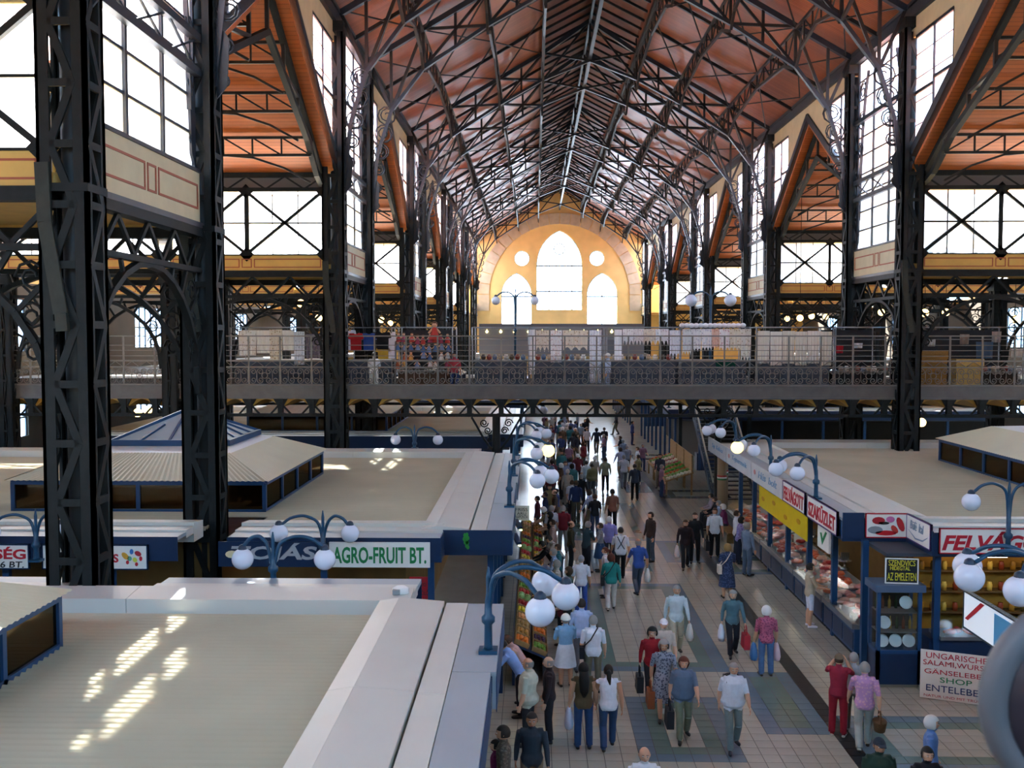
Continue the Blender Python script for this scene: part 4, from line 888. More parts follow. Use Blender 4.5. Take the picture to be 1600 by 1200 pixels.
# ------------------------------------------------------------------ signs
SIGNW = mat('white_sign_face', '#e6e4dc', .45); RED = mat('red_sign_paint', '#b5192c', .5); GREEN = mat('green_sign_paint', '#1d7a45', .5); NAVY = mat('navy_sign_paint', '#22305e', .5); SILV = mat('silver_letter', '#a9adb2', .4)
def sign(name, label, p0, p1, z0, z1, normal, face=SIGNW, border=None, th=.05):
    """flat sign from p0 to p1 (plan points, left to right for the viewer)"""
    a, b = Vector((*p0, (z0 + z1) / 2)), Vector((*p1, (z0 + z1) / 2)); n = Vector((*normal, 0)).normalized(); w = (b - a).length; h = z1 - z0
    t = thing(name, label, 'sign'); t.matrix_world = face_M((a + b) / 2 + n * .02, n)
    MB().box((0, 0, 0), (w, h, th)).build('board', face, t)
    if border:
        k = MB(); q = .025
        for sx in (-1, 1): k.box((sx * (w / 2 - q / 2), 0, .006), (q, h, th + .012)); k.box((0, sx * (h / 2 - q / 2), .006), (w, q, th + .012))
        k.build('border', border, t)
    t['w'] = w; t['h'] = h; t['z'] = th / 2 + .006; return t
def letter(t, txt, m, cx_=0.0, cy_=0.0, w=.8, h=.5, shear=0.0, bold=.0):
    return lettering(txt, .5, m, t, Matrix.Translation((cx_ * t['w'] / 2, cy_ * t['h'] / 2, t['z'])), shear, w * t['w'], .006, 'lettering', bold, h * t['h'])
def shape(t, pts, m, name='emblem_piece'):
    w, h = t['w'] / 2, t['h'] / 2; return MB().prism([(p[0] * w, p[1] * h, t['z'] - .002) for p in pts], (0, 0, .008)).build(name, m, t)
def blob(cx_, cy_, rx, ry, n=12, a=0.0): return [(cx_ + rx * math.cos(2 * math.pi * i / n) * math.cos(a) - ry * math.sin(2 * math.pi * i / n) * math.sin(a), cy_ + ry * math.sin(2 * math.pi * i / n) * math.cos(a) + rx * math.cos(2 * math.pi * i / n) * math.sin(a)) for i in range(n)]
FR = (0, -1)
yf = 21.52
P = lambda u, v: (atY(u, v, yf).x, yf); zt, zb_ = atY(600, 847, yf).z, atY(600, 886, yf).z
s = sign('shop_sign', 'white sign reading AGRO-FRUIT BT. in green letters', P(515, 866), P(672, 866), zb_, zt, FR); letter(s, 'AGRO-FRUIT BT.', GREEN, 0, -.02, .93, .66, bold=.012)
s = sign('shop_sign', 'dark blue sign reading TOJÁS in silver letters', P(342, 866), P(513, 866), zb_, zt, FR, DBLUE); letter(s, 'TOJÁS', SILV, .02, .1, .78, .82, .15, .015); shape(s, blob(-.75, .0, .12, .3), mat('cream_egg', '#e8dcb0', .5), 'egg_emblem')
s = sign('shop_sign', 'white sign with red lettering and a cluster of painted fruit', P(67, 869), P(232, 869), atY(100, 889, yf).z, atY(100, 850, yf).z, FR, border=DBLUE); letter(s, 'CSEMEGE ÉS', RED, -.17, 0, .62, .42, 0, .014)
for x, y, rx, ry, c, a in ((.58, .1, .10, .3, '#d9a23a', .6), (.70, .45, .06, .22, '#3b6fb0', 0), (.82, .3, .1, .22, '#a32636', .5), (.66, -.1, .07, .2, '#5ea88e', 0), (.76, -.2, .07, .2, '#c9cf4a', .2), (.87, -.1, .05, .2, '#c4273a', 0), (.62, -.4, .05, .16, '#b5232f', 0), (.79, -.55, .05, .16, '#b5232f', 0)): shape(s, blob(x, y, rx * .6, ry, 10, a * .2), mat('fruit_paint_' + c, c, .5), 'painted_fruit')
s = sign('shop_sign', 'white sign ending in ÉG above small black lettering', P(-120, 869), P(47, 869), atY(100, 889, yf).z, atY(100, 850, yf).z, FR, border=DBLUE); letter(s, 'SZÖVETSÉG', RED, 0, .3, .94, .5, 0, .014); letter(s, "FRESSER '96 BT.", mat('black_sign_paint', '#222222', .5), .2, -.62, .7, .26, .1, .004)
# end canopy emblem: green grapes on dark blue
yg = 22.25; g0, g1 = atY(692, 845, yg), atY(800, 845, yg); s = sign('grape_emblem_panel', 'dark blue canopy end with a small green grape bunch emblem', (g0.x, yg), (g1.x, yg), atY(700, 858, yg).z, atY(700, 828, yg).z, FR, DBLUE)
gr = mat('grape_green_paint', '#2f8c3a', .5)
for i, (x, y) in enumerate(((-.36, .5), (-.3, .55), (-.27, .2), (-.33, .15), (-.38, .1), (-.3, -.2), (-.35, -.25), (-.28, -.3), (-.31, -.6), (-.27, -.75))): shape(s, blob(x, y, .045, .22, 8), gr, 'painted_grape')
# meat block signs along the aisle (facing -x) and at the corner
XS = 7.38; LX_ = (-1, 0)
s = sign('shop_sign', 'white aisle sign reading SZAKÜZLET in red letters', (XS, 26.72), (XS, 24.1), 3.1, 3.7, LX_, border=mat('purple_edge', '#5a3f78', .5)); letter(s, 'SZAKÜZLET', RED, 0, 0, .9, .75, 0, .012)
s = sign('shop_sign', 'white aisle sign reading FELVÁGOTT in red letters beside the SZAKÜZLET sign', (XS, 29.35), (XS, 26.98), 3.1, 3.7, LX_, border=MATS['purple_edge']); letter(s, 'FELVÁGOTT', RED, 0, .05, .9, .8, 0, .012)
FADE = mat('faded_sign_face', '#c3c8cc', .5, 0, .08, 1.5)
for i, (a, b, l) in enumerate(((29.45, 33.6, 'faded pale sign with blue script past the FELVÁGOTT sign'), (33.7, 38.0, 'faded pale sign with a small red stamp under the lit globe'), (38.1, 42.0, 'faded pale sign at the far end of the meat block'))):
    s = sign('shop_sign', l, (XS, b), (XS, a), 3.1, 3.68, LX_, FADE); letter(s, ['Hús  bolt', 'Tejtermék', 'Sajt  Kolbász'][i], mat('faded_blue_paint', '#6f9ac0', .5), .1, .1, .6, .4, .2, 0)
    if i < 2: shape(s, blob(-.75, .1, .07, .3, 8), mat('faded_red_paint', '#c07a7a', .5), 'stamp')
s = sign('banner', 'yellow banner with faint red print hanging under the aisle signs', (XS + .12, 33.0), (XS + .12, 27.2), 2.32, 3.02, LX_, mat('yellow_banner', '#d0b400', .6, 0, .06, 2), th=.02)
for i in range(4): shape(s, blob(-.8 + .5 * i, (-.1, .2, -.3, .1)[i], .07, .22, 9), mat('orange_print', '#b8860c', .6), 'printed_mark')
s = sign('hanging_card', 'white card with green tick mark hanging below the SZAKÜZLET sign', (XS + .14, 26.2), (XS + .14, 25.2), 2.42, 3.05, LX_); shape(s, [(-.5, .3), (-.1, -.6), (.7, .6), (.45, .65), (-.05, -.1), (-.25, .35)], GREEN, 'tick_mark')
yc = 24.0
s = sign('blue_corner_panel', 'plain dark blue end panel at the corner of the meat block', (7.44, yc), (7.95, yc), 3.08, 3.7, FR, DBLUE)
s = sign('shop_sign', 'white sign painted with cuts of meat at the corner of the meat block', (7.97, yc - .02), (9.0, yc - .02), 3.1, 3.7, FR, border=RED)
for pts, c in ((blob(-.4, .4, .3, .3), '#a51f2c'), (blob(.15, .5, .2, .25), '#c96a9a'), (blob(-.05, -.6, .5, .2), '#c01824'), (blob(-.55, -.35, .35, .3), '#8a8f96'), (blob(.62, .1, .16, .6, 10, .2), '#b0272f'), (blob(.35, -.3, .14, .35, 10, .3), '#d3463c'), (blob(-.15, .2, .25, .12), '#2d2626')): shape(s, pts, mat('meat_paint_' + c, c, .5), 'painted_meat')
s = sign('shop_sign', 'white drinks sign with a curved blue line turning the corner of the meat block', (9.0, 23.95), (9.0, 22.5), 3.1, 3.7, LX_, border=MATS['purple_edge']); letter(s, 'Büfé  Ital', mat('grey_blue_paint', '#7d93a4', .5), -.1, .3, .55, .35, .2, 0); shape(s, [(-.8, -.2), (-.2, -.6), (.4, -.5), (.8, -.1), (.75, -.2), (.4, -.62), (-.2, -.72)], MATS['grey_blue_paint'], 'curved_line')
s = sign('shop_sign', 'wide white front sign with large red italic FELVÁGOTT lettering', (9.08, 22.36), (12.15, 22.36), 3.08, 3.66, FR, border=RED); letter(s, 'FELVÁGOTT', RED, -.02, 0, .94, .74, .25, .016)
# leaning foreign-language board
bd = thing('leaning_board', 'white leaning board advertising UNGARISCHE SALAMI in red and green letters', 'sign'); q0, q1 = atZ(1437, 1088, 0.0), atZ(1548, 1103, 0.0); bn = Vector((q1.y - q0.y, -(q1.x - q0.x), 0)).normalized(); w_ = (q1 - q0).length
M = face_M(((q0.x + q1.x) / 2, (q0.y + q1.y) / 2, .53), bn); M = M @ Matrix.Rotation(math.radians(-10), 4, 'X'); bd.matrix_world = M; bd['w'] = w_; bd['h'] = 1.04; bd['z'] = .022
MB().box((0, 0, 0), (w_, 1.04, .03)).build('board', mat('cream_board_face', '#ddd3c4', .6), bd)
for txt, m, y, w, h in (('UNGARISCHE', RED, .79, .86, .12), ('SALAMI,WURST', RED, .47, .94, .12), ('GÄNSELEBER', RED, .15, .9, .12), ('SHOP', GREEN, -.18, .45, .11), ('ENTELEBER', NAVY, -.55, .84, .13), ('NATUR UND MIT TRÜFFEL', RED, -.86, .9, .06)): letter(bd, txt, m, 0.02, y, w, h, 0, 0)
# illuminated picture sign on the near meat-side block
s = sign('illuminated_sign', 'illuminated white picture sign with red stripe and blue photo panel', (7.36, 16.88), (7.36, 13.6), 3.02, 3.66, LX_, mat('lit_sign_face', '#dfeaf2', .4, emit=.35), border=mat('dark_trim', '#20303c', .5), th=.08)
shape(s, [(-.95, -.45), (-.75, .3), (-.6, .85), (-.52, .85), (-.68, .25), (-.88, -.45)], RED, 'red_stripe'); shape(s, [(-.3, -.8), (.5, -.8), (.5, .75), (-.3, .75)], mat('photo_blue', '#4f9ac4', .5), 'photo_panel'); shape(s, blob(.1, -.3, .28, .5), mat('photo_brown', '#6a5a54', .5), 'photo_figure')
# small black and yellow sign on the cabinet
s = sign('small_sign', 'small black sign with yellow lettering standing on the glass cabinet', (7.94, 22.5), (8.66, 22.42), 2.37, 2.95, (-.1, -1), mat('black_sign_face', '#141a22', .5), border=WHITE); letter(s, 'SZENDVICS', mat('yellow_sign_paint', '#d8cf3a', .5), 0, .62, .8, .22); letter(s, 'HIDEGTÁL', MATS['yellow_sign_paint'], -.1, .25, .6, .2); letter(s, 'AZ EMELETEN', MATS['yellow_sign_paint'], 0, -.45, .86, .3)
s = sign('paper_sign', 'cream paper notice with black print hung over the fruit crates', (atY(803, 800, 27).x, 27), (atY(827, 800, 27).x, 27), atY(803, 813, 27).z, atY(803, 790, 27).z, FR, mat('cream_paper', '#d9d2be', .7), th=.02)
for y, w in ((.5, .8), (0, .6), (-.5, .8)): letter(s, ['FRISS', 'ÁRU', 'NAPONTA'][[.5, 0, -.5].index(y)], mat('black_print', '#2a2622', .6), 0, y, w, .22)
s = sign('notice', 'red notice with black lettering on the fruit shop front', (atY(640, 920, 22.1).x, 22.1), (atY(675, 920, 22.1).x, 22.1), 2.05, 2.55, FR, mat('red_notice', '#c0202a', .6), th=.02); letter(s, 'AKCIÓ', MATS['black_print'], 0, .35, .5, .2); letter(s, 'SZŐLŐ', MATS['black_print'], .2, -.4, .5, .25)
# ------------------------------------------------------------------ meat shop interior seen from the aisle
def fridge_counter(y0, y1, label):
    t = thing('meat_counter', label, 'counter', (7.9, (y0 + y1) / 2, 0)); L = y1 - y0
    MB().b2(0, .75, -L / 2, L / 2, .12, .72).build('plinth', BLUE, t); MB().b2(.06, .75, -L / 2, L / 2, 0, .12).build('kick_board', DARK, t)
    for i in range(3): y = -L / 2 + L * (i + .5) / 3; MB().b2(-.015, 0, y - L / 6 + .06, y + L / 6 - .06, .2, .62).build('front_panel', DBLUE, t)
    MB().prism([(-.06, -L / 2, .72), (-.06, -L / 2, .86), (.12, -L / 2, .82), (1.2, -L / 2, 1.12), (1.2, -L / 2, .72)], (0, L, 0)).build('tray', mat('steel_tray', '#8d9398', .35, .7), t)
    MB().prism([(-.03, -L / 2, .86), (-.02, -L / 2, .86), (.34, -L / 2, 1.42), (.33, -L / 2, 1.42)], (0, L, 0)).build('glass_front', CLEAR, t)
    return t
cy_l = [(24.4, 27.0, 'blue fronted meat counter nearest the glass cabinet'), (27.1, 30.0, 'blue fronted meat counter below the FELVÁGOTT sign'), (30.1, 34.4, 'blue fronted meat counter below the yellow banner'), (34.6, 40.5, 'long blue fronted counter at the far end of the meat block')]
for a, b, l in cy_l: fridge_counter(a, b, l)
MC = [('#c8503c', 'orange red'), ('#b03030', 'dark red'), ('#d88a84', 'pink'), ('#e0b0a4', 'pale pink'), ('#d2603a', 'orange')]
mm_ = []
for c, nm_ in MC:
    b = MB(); b.ball((0, 0, .05), (.16, .11, .06), 10, 6); b.ball((.07, .03, .07), (.09, .08, .05), 8, 5); mm_.append((b.mesh('meat', mat('raw_meat_' + c, c, .35, 0, .25, 9)), nm_))
for i in range(130):
    y = 24.7 + i * .118 + R.uniform(-.05, .05); k = (int(y / 1.6) * 2 + R.randint(0, 1)) % 5; x = R.uniform(.2, 1.0); o = put('meat_cut', mm_[k][0], None, (7.9 + x, y, .82 + (x - .12) * .278), R.random() * 6); o.scale = (1.1, 1.1, 1.1)
    tag(o, 'raw %s meat cut lying on the steel counter tray' % mm_[k][1], 'meat', mm_[k][1] + ' meat cuts')
cardm = MB().box((0, 0, .06), (.02, .16, .1)).mesh('price_card', WHITE)
for i in range(12): tag(put('price_card', cardm, None, (8.0, 25 + i * .85, .83)), 'small white price card standing at the edge of the meat tray', 'price card', 'meat price cards')
# hanging goods and shelf inside the meat block
SAUS = mat('sausage', '#6e2f22', .5); sm2 = MB().tube([(0, 0, 0), (.01, 0, -.15), (0, .01, -.34), (.02, .01, -.45)], [.03, .045, .045, .015], 8).mesh('sausage', SAUS)
PANS = mat('steel_scale', '#aab0b4', .25, .8)
hang = thing('sausage_rail', 'steel rail for hanging sausages inside the meat block', 'rail', (9.9, 24.3, 0)); MB().tube([(0, 0, 2.5), (0, 16, 2.5)], .02, 6).build('rail_tube', STEEL, hang)
for i in range(6): MB().tube([(0, i * 3.2, 2.5), (0, i * 3.2, 2.94)], .012, 5).build('hanger_rod', STEEL, hang)
for i in range(34): tag(put('sausage', sm2, None, (9.9, 24.6 + i * .45, 2.48), i), 'dark brown sausage hanging inside the meat block', 'sausage', 'hanging sausages')
sc_ = MB().lathe([(.14, 0), (.14, .05), (.04, .07), (.04, .22), (.18, .24), (.19, .28)], n=12); sc_.b2(-.12, .12, -.03, .03, .28, .5); scm2 = sc_.mesh('scale', PANS)
for i, y in enumerate((26.0, 29.0, 32.5, 37.5)): tag(put('shop_scale', scm2, None, (9.08, y, 1.13)), 'steel shop scale standing behind the meat trays', 'scale', 'steel shop scales')
cab = thing('glass_cabinet', 'tall blue framed glass cabinet at the corner of the meat block', 'cabinet', (8.24, 22.66, 0))
f = MB()
for x in (-.46, .46):
    for y in (-.28, .28): f.b2(x - .04, x + .04, y - .04, y + .04, .1, 2.2)
f.b2(-.5, .5, -.32, .32, .78, .86).build('frame', BLUE, cab); MB().b2(-.5, .5, -.32, .32, .08, .78).build('base', DBLUE, cab); MB().b2(-.46, .46, -.28, .28, 0, .08).build('kick_plinth', mat('tan_plinth', '#8d8472', .7), cab); MB().b2(-.56, .56, -.38, .38, 2.2, 2.36).build('roof_slab', mat('slate_blue_top', '#4b5d75', .45), cab)
for z in (1.25, 1.7): MB().b2(-.44, .44, -.26, .26, z - .01, z + .01).build('shelf', mat('cabinet_shelf', '#6d6a66', .5), cab)
for a in ((-.42, .42, -.3, -.29), (-.49, -.48, -.26, .26), (.48, .49, -.26, .26)): MB().b2(*a, .88, 2.18).build('pane', CLEAR, cab)
MB().b2(-.44, .44, .25, .27, .88, 2.18).build('back_board', mat('cabinet_back', '#2a2a22', .8), cab)
plm = MB().lathe([(.02, 0), (.13, .01), (.15, .03), (.15, .035), (.12, .02), (.02, .012)], n=14).mesh('plate', WHITE)
for x, z in ((-.26, 1.4), (.0, .98), (.3, .98), (-.3, .98), (.22, 1.86)):
    o = put('display_plate', plm, None, (8.24 + x, 22.6, z + .03)); o.rotation_euler = (math.radians(70), 0, 0); tag(o, 'round white plate standing in the glass cabinet', 'plate', 'cabinet plates')
btm = [MB().lathe([(.035, 0), (.037, .17), (.014, .23), (.014, .29)], n=8).mesh('bottle', mat('bottle_' + c, c, .2)) for c in ('#2f4a26', '#7a3a1e', '#b08a3a')]
for i in range(12): o = put('bottle', btm[i % 3], None, (7.86 + (i % 6) * .15, 22.7 + .08 * (i // 6), (1.262, 1.712)[i // 6])); tag(o, '%s bottle standing on a shelf of the glass cabinet' % ('green', 'brown', 'amber')[i % 3], 'bottle', 'cabinet bottles ' + 'gba'[i % 3])
# front of the meat block facing the cross aisle: lit shelves
fs = thing('bottle_shelf', 'warm lit wall shelf with jars inside the front of the meat block', 'shelf', (9.6, 23.6, 0))
OR_ = mat('amber_lit_back', '#a8741e', .7, 0, .3, 3)
MB().b2(-.4, 5.5, .5, .55, .3, 2.9).build('back_board', OR_, fs)
for z in (1.35, 1.85, 2.35): MB().b2(-.4, 5.5, .1, .5, z - .015, z + .015).build('shelf_board', mat('shelf_wood', '#5c421f', .6), fs)
jm = [MB().lathe([(.06, 0), (.065, .14), (.05, .17), (.055, .2)], n=9).mesh('jar', mat('jar_' + c, c, .25)) for c in ('#b07a2a', '#8c3a20', '#cfa648', '#5a4a28')]
for i in range(60): x = -.3 + (i % 20) * .27; tag(put('jar', jm[(i * 7) % 4], None, (9.6 + x, 23.85, (1.367, 1.867, 2.367)[i // 20])), '%s jar on the warm lit shelf of the meat block' % ('amber', 'rust', 'honey', 'olive')[(i * 7) % 4], 'jar', 'shelf jars %d' % ((i * 7) % 4))
fc = thing('front_meat_counter', 'glass topped counter with red meat facing the cross aisle', 'counter', (11.2, 22.95, 0)); MB().b2(-1.9, 2.0, -.3, .4, 1.0, 1.08).build('tray', MATS['steel_tray'], fc); MB().prism([(-1.9, -.3, 1.08), (-1.9, -.29, 1.08), (-1.9, .1, 1.5), (-1.9, .09, 1.5)], (3.9, 0, 0)).build('glass_front', CLEAR, fc)
for i in range(16): tag(put('meat_cut', mm_[(i % 2)][0], None, (9.6 + i * .23, 22.9 + .12 * (i % 2), 1.082), i), 'raw %s meat cut on the counter facing the cross aisle' % mm_[i % 2][1], 'meat', 'front counter meat %d' % (i % 2))
# shop lamps inside the meat block and the fruit shops
TUBE = mat('fluorescent_tube', '#fff0d8', .4, emit=14.0); tubm = MB().b2(-.04, .04, -.6, .6, -.03, .03).mesh('tube', TUBE)
for x, y in ((9.6, 25.6), (9.6, 29.2), (9.6, 32.8), (9.6, 36.5), (9.6, 40)):
    t = thing('strip_light', 'warm fluorescent strip light under the meat block ceiling', 'lamp', (x, y, 2.9), group='meat block strip lights'); put('lit_tube', tubm, t, (0, 0, -.06)); MB().b2(-.07, .07, -.65, .65, -.03, .02).build('fitting', WHITE, t)
for x in (10.4, 12.4):
    t = thing('strip_light', 'warm strip light above the jar shelf of the meat block', 'lamp', (x, 23.2, 2.9), math.pi / 2, group='jar shelf strip lights'); put('lit_tube', tubm, t, (0, 0, -.06)); MB().b2(-.07, .07, -.65, .65, -.03, .02).build('fitting', WHITE, t)
# ------------------------------------------------------------------ staircase up beyond the footbridge
stair = thing('staircase', 'dark metal staircase rising beyond the footbridge beside the meat block', 'staircase', (9.5, 47.2, 0))
stp = MB().b2(-.95, .95, 0, .31, -.03, .02).mesh('tread', mat('dark_tread', '#33302e', .6))
for i in range(32): put('tread', stp, stair, (0, i * .29, .173 * (i + 1) - .02))
for x in (-1, 1): MB().prism([(x, -.1, 0), (x, .35, 0), (x, 9.4, 5.3), (x, 9.4, 5.62), (x, 9.0, 5.62)], (.05, 0, 0)).build('stringer', mat('dark_blue_steel', '#26374a', .5), stair); MB().tube([(x, 0, .95), (x, 9.3, 6.5)], .045, 8).build('handrail', mat('pale_handrail', '#b0a894', .4), stair)
for x in (-1, 1):
    for k in (.33, .66): MB().tube([(x, 0, .95 * k), (x, 9.3, 5.55 + .95 * k)], .02, 6).build('mid_rail', MATS['dark_blue_steel'], stair)
    for i in range(9): MB().tube([(x, i * 1.15, i * 1.15 * .597), (x, i * 1.15, i * 1.15 * .597 + .95)], .02, 6).build('baluster', MATS['dark_blue_steel'], stair)
MB().b2(-1.1, 12, 9.3, 11, 5.4, ZD + .02).build('landing', DECK, stair)
for x, y in ((-1, 10.8), (3, 10.8)): MB().b2(x - .1, x + .1, y - .1, y + .1, 0, 5.4).build('landing_post', IRON, stair)
# round pillars with striped flag band at the far end of the meat block
flagm = [mat('flag_red', '#b8332f', .6), mat('flag_white', '#e8e6e0', .6), mat('flag_green', '#2f7a4a', .6)]
for x, y, l in ((8.5, 44.6, 'tan round pillar with flag striped band beside the staircase'), (8.1, 42.9, 'tan round pillar with flag striped band at the meat block end')):
    t = thing('round_pillar', l, 'pillar', (x, y, 0)); MB().lathe([(.2, 0), (.2, 3.0)], n=16).build('shaft', mat('tan_pillar', '#9a8468', .6), t)
    for k in range(3): MB().lathe([(.206, 1.86 - .07 * k), (.206, 1.925 - .07 * k)], n=16).build('flag_band', flagm[k], t)
    MB().lathe([(.27, 3.0), (.27, 3.08)], n=16).build('cap', MATS['tan_pillar'], t)
# ------------------------------------------------------------------ blurred round metal object in front of the viewer
dv = thing('coin_viewer', 'grey round metal rim with dark centre close to the viewer', 'viewer'); yv = 2.6; c = atY(1704, 1097, yv); r = 172 / FPX * yv
M = face_M(c, (0, -1, .0)); dv.location = (c.x, c.y, ZD)
b = MB(); b.lathe([(r * .78, -.04), (r * .95, -.04), (r, -.015), (r, .01), (r * .93, .035), (r * .8, .035), (r * .78, .02)], n=48); o = b.build('rim', mat('grey_cast_metal', '#5c5e64', .5, .1), dv); o.rotation_euler = (math.pi / 2, 0, 0); o.location = (0, 0, c.z - ZD)
b = MB().lathe([(r * .79, -.03), (r * .79, .037)], n=48); o = b.build('dark_centre', mat('dark_purple_centre', '#2c2530', .5), dv); o.rotation_euler = (math.pi / 2, 0, 0); o.location = (0, 0, c.z - ZD)
MB().lathe([(.14, 0), (.14, .04), (.05, .08), (.05, c.z - ZD - r * .9)], n=16).build('stand', MATS['grey_cast_metal'], dv)
cam.dof.use_dof = True; cam.dof.focus_distance = 27.0; cam.dof.aperture_fstop = 3.2

fl = thing('floodlight', 'small white floodlight on the roof corner of the foreground stall', 'floodlight', (-2.25, 16.55, 3.62)); MB().lathe([(.08, 0), (.1, .02), (.1, .1), (.05, .14)], n=10, sx=1.4).build('housing', WHITE, fl); MB().b2(-.12, .0, -.14, -.06, .02, .1).build('lens', mat('grey_lens', '#8c8f92', .2), fl)
for i, y in enumerate((24.2, 26.1)):
    t = thing('tube_light', 'greenish white fluorescent tube over the aisle edge of the fruit shop', 'lamp', (-.4, y, 3.0), .12, group='fruit shop tube lights'); MB().b2(-.03, .03, -.5, .5, -.1, -.05).build('lit_tube', mat('greenish_tube', '#e4f0a0', .4, emit=6.0), t); MB().b2(-.09, .03, -.55, .55, -.05, .02).build('fitting', DBLUE, t)
# ================================================================== globe lamps
OPAL = mat('opal_globe', '#d8e0ee', .12, 0, 0, spec=.6); LIT = mat('lit_opal_globe', '#ffe28a', .3, emit=3.0)
glob = {}
def globe_lamp(x, y, z, arms, label, gz=.8, crest=1.2, r=.2, lit=(), post=.75, knuckle=.45):
    t = thing('globe_lamp', label, 'lamp', (x, y, z))
    MB().b2(-.13, .13, -.13, .13, 0, .05).build('base_plate', LAMPBLUE, t)
    MB().lathe([(.075, .05), (.06, .1), (.055, knuckle - .06), (.095, knuckle - .02), (.095, knuckle + .05), (.055, knuckle + .09), (.045, post), (.03, post + .1), (.035, post + .3), (.012, post + .45)], n=12).build('post', LAMPBLUE, t)
    for i, (dx, dy) in enumerate(arms):
        L = math.hypot(dx, dy); ux, uy = dx / L, dy / L
        P = [(0.0, knuckle), (.04, gz), (.12, crest - .14), (.26 * L + .06, crest - .03), (.5 * L, crest), (.74 * L, crest - .05), (.92 * L, crest - .17), (L, gz + r + .02)]
        Q = []
        for j in range(len(P) - 1):
            for k in range(3):
                q = k / 3; a, b = P[j], P[j + 1]; p0, p3 = P[max(j - 1, 0)], P[min(j + 2, len(P) - 1)]
                f = lambda c: .5 * ((2 * a[c]) + (b[c] - p0[c]) * q + (2 * p0[c] - 5 * a[c] + 4 * b[c] - p3[c]) * q * q + (3 * a[c] - p0[c] - 3 * b[c] + p3[c]) * q ** 3)
                Q.append((f(0) * ux, f(0) * uy, f(1)))
        Q.append((P[-1][0] * ux, P[-1][0] * uy, P[-1][1]))
        MB().tube(Q, .034, 8).build('arm', LAMPBLUE, t)
        MB().lathe([(.03, .05), (.07, .02), (.085, -.03), (.085, -.06)], (dx, dy, gz + r + .02), n=12).build('socket', mat('socket_dark_blue', '#1f3448', .4), t)
        k = (r, i in lit)
        if k not in glob: glob[k] = MB().ball((0, 0, 0), r, 28, 18).mesh('globe', LIT if i in lit else OPAL)
        put('globe', glob[k], t, (dx, dy, gz))
    return t
FANR = [(.72, -.8), (1.08, .0), (.8, .72)]; FANL = [(-.72, -.8), (-1.08, 0), (-.8, .72)]
for y, l, lit in ((13.7, 'blue three-armed globe lamp on the foreground stall canopy', ()), (25.4, 'blue three-armed globe lamp above the paper notice', ()), (31.0, 'blue three-armed globe lamp with one lit globe over the fruit stands', (1,)), (36.3, 'blue three-armed globe lamp at the footbridge end of the egg shop block', ()), (47.5, 'blue three-armed globe lamp on the egg shop side just beyond the footbridge', ()), (56, 'blue three-armed globe lamp on the egg shop side far beyond the footbridge', ())):
    globe_lamp(-.64, y, 3.56, FANR, l, lit=lit)
for y, l, lit in ((26.85, 'blue three-armed globe lamp between the FELVÁGOTT and SZAKÜZLET signs', ()), (32.0, 'blue three-armed globe lamp with one lit globe on the meat block', (1,)), (37.6, 'blue three-armed globe lamp at the far end of the meat block', ()), (14.9, 'blue three-armed globe lamp on the block with the illuminated sign', ()), (60, 'blue three-armed globe lamp beyond the staircase', ())):
    globe_lamp(7.6 if y < 50 else 8.1, y, 3.56, FANL, l, lit=lit, r=.22 if y < 16 else .2)
globe_lamp(atY(427, 900, 18.02).x, 18.02, 3.42, [(-.6, .12), (.93, .12)], 'blue two-armed globe lamp on the far parapet of the foreground stall', gz=.42, crest=.86, knuckle=.25, post=.5)
globe_lamp(atY(505, 870, 21.38).x, 21.38, 3.02, [(-.94, -.1), (.61, -.1)], 'blue two-armed globe lamp between the TOJÁS and AGRO-FRUIT signs', gz=.67, crest=1.04, knuckle=.35, post=.7)
globe_lamp(atY(57, 870, 21.38).x, 21.38, 3.02, [(-.94, -.1), (.61, -.1)], 'blue two-armed globe lamp between the two white signs with red letters', gz=.67, crest=1.04, knuckle=.35, post=.7)
globe_lamp(-4.65, 38.4, 3.54, [(-.75, .1), (.9, .1)], 'blue two-armed globe lamp on the far parapet of the egg shop block', gz=.35, crest=.85, knuckle=.2, post=.5)
globe_lamp(10.55, 22.2, 3.1, [(-.9, -.15), (.7, -.15)], 'blue two-armed globe lamp on the front of the meat block', gz=1.2, crest=1.6, knuckle=.4, post=1.2)
globe_lamp(atY(1110, 520, 46.2).x, 46.2, ZD, [(-.9, 0), (.9, 0)], 'tall blue two-armed globe lamp on the footbridge behind the fringed stall', gz=4.0, crest=4.4, r=.28, knuckle=2.6, post=4.2)
globe_lamp(atY(805, 520, 46.2).x, 46.2, ZD, [(-.9, 0), (.9, 0)], 'tall blue two-armed globe lamp on the footbridge behind the trinket stall', gz=4.0, crest=4.4, r=.2, knuckle=2.6, post=4.2)
# ================================================================== fruit and vegetables
WOOD = mat('crate_wood', '#8a6c42', .8, 0, .2, 8)
def crate_meshes():
    b = MB().b2(-.28, .28, -.2, .2, 0, .02).mesh('crate_floor', WOOD); s = [(MB().b2(-.28, .28, -.01, .01, -.045, .045).mesh('slat', WOOD), 0), (MB().b2(-.01, .01, -.2, .2, -.045, .045).mesh('slat', WOOD), 1)]; return b, s
CB, CS = crate_meshes()
def crate(p, rot, label, group=None):
    t = thing('fruit_crate', label, 'crate', p, 0, group); t.rotation_euler = rot
    put('crate_floor', CB, t)
    for k in (-1, 1): put('slat', CS[0][0], t, (0, k * .2, .07)); put('slat', CS[1][0], t, (k * .28, 0, .07))
    return t
KINDS = [('orange', '#d8721e', .045), ('tomato', '#c02c20', .042), ('lemon', '#d9c22a', .04), ('onion', '#a8762e', .043), ('green_apple', '#6f9a34', .043), ('red_pepper', '#a81c22', .045), ('potato', '#9c7a44', .045), ('plum', '#4a2644', .036), ('cabbage', '#86a862', .09), ('peach', '#dd9a62', .043)]
FM = {}
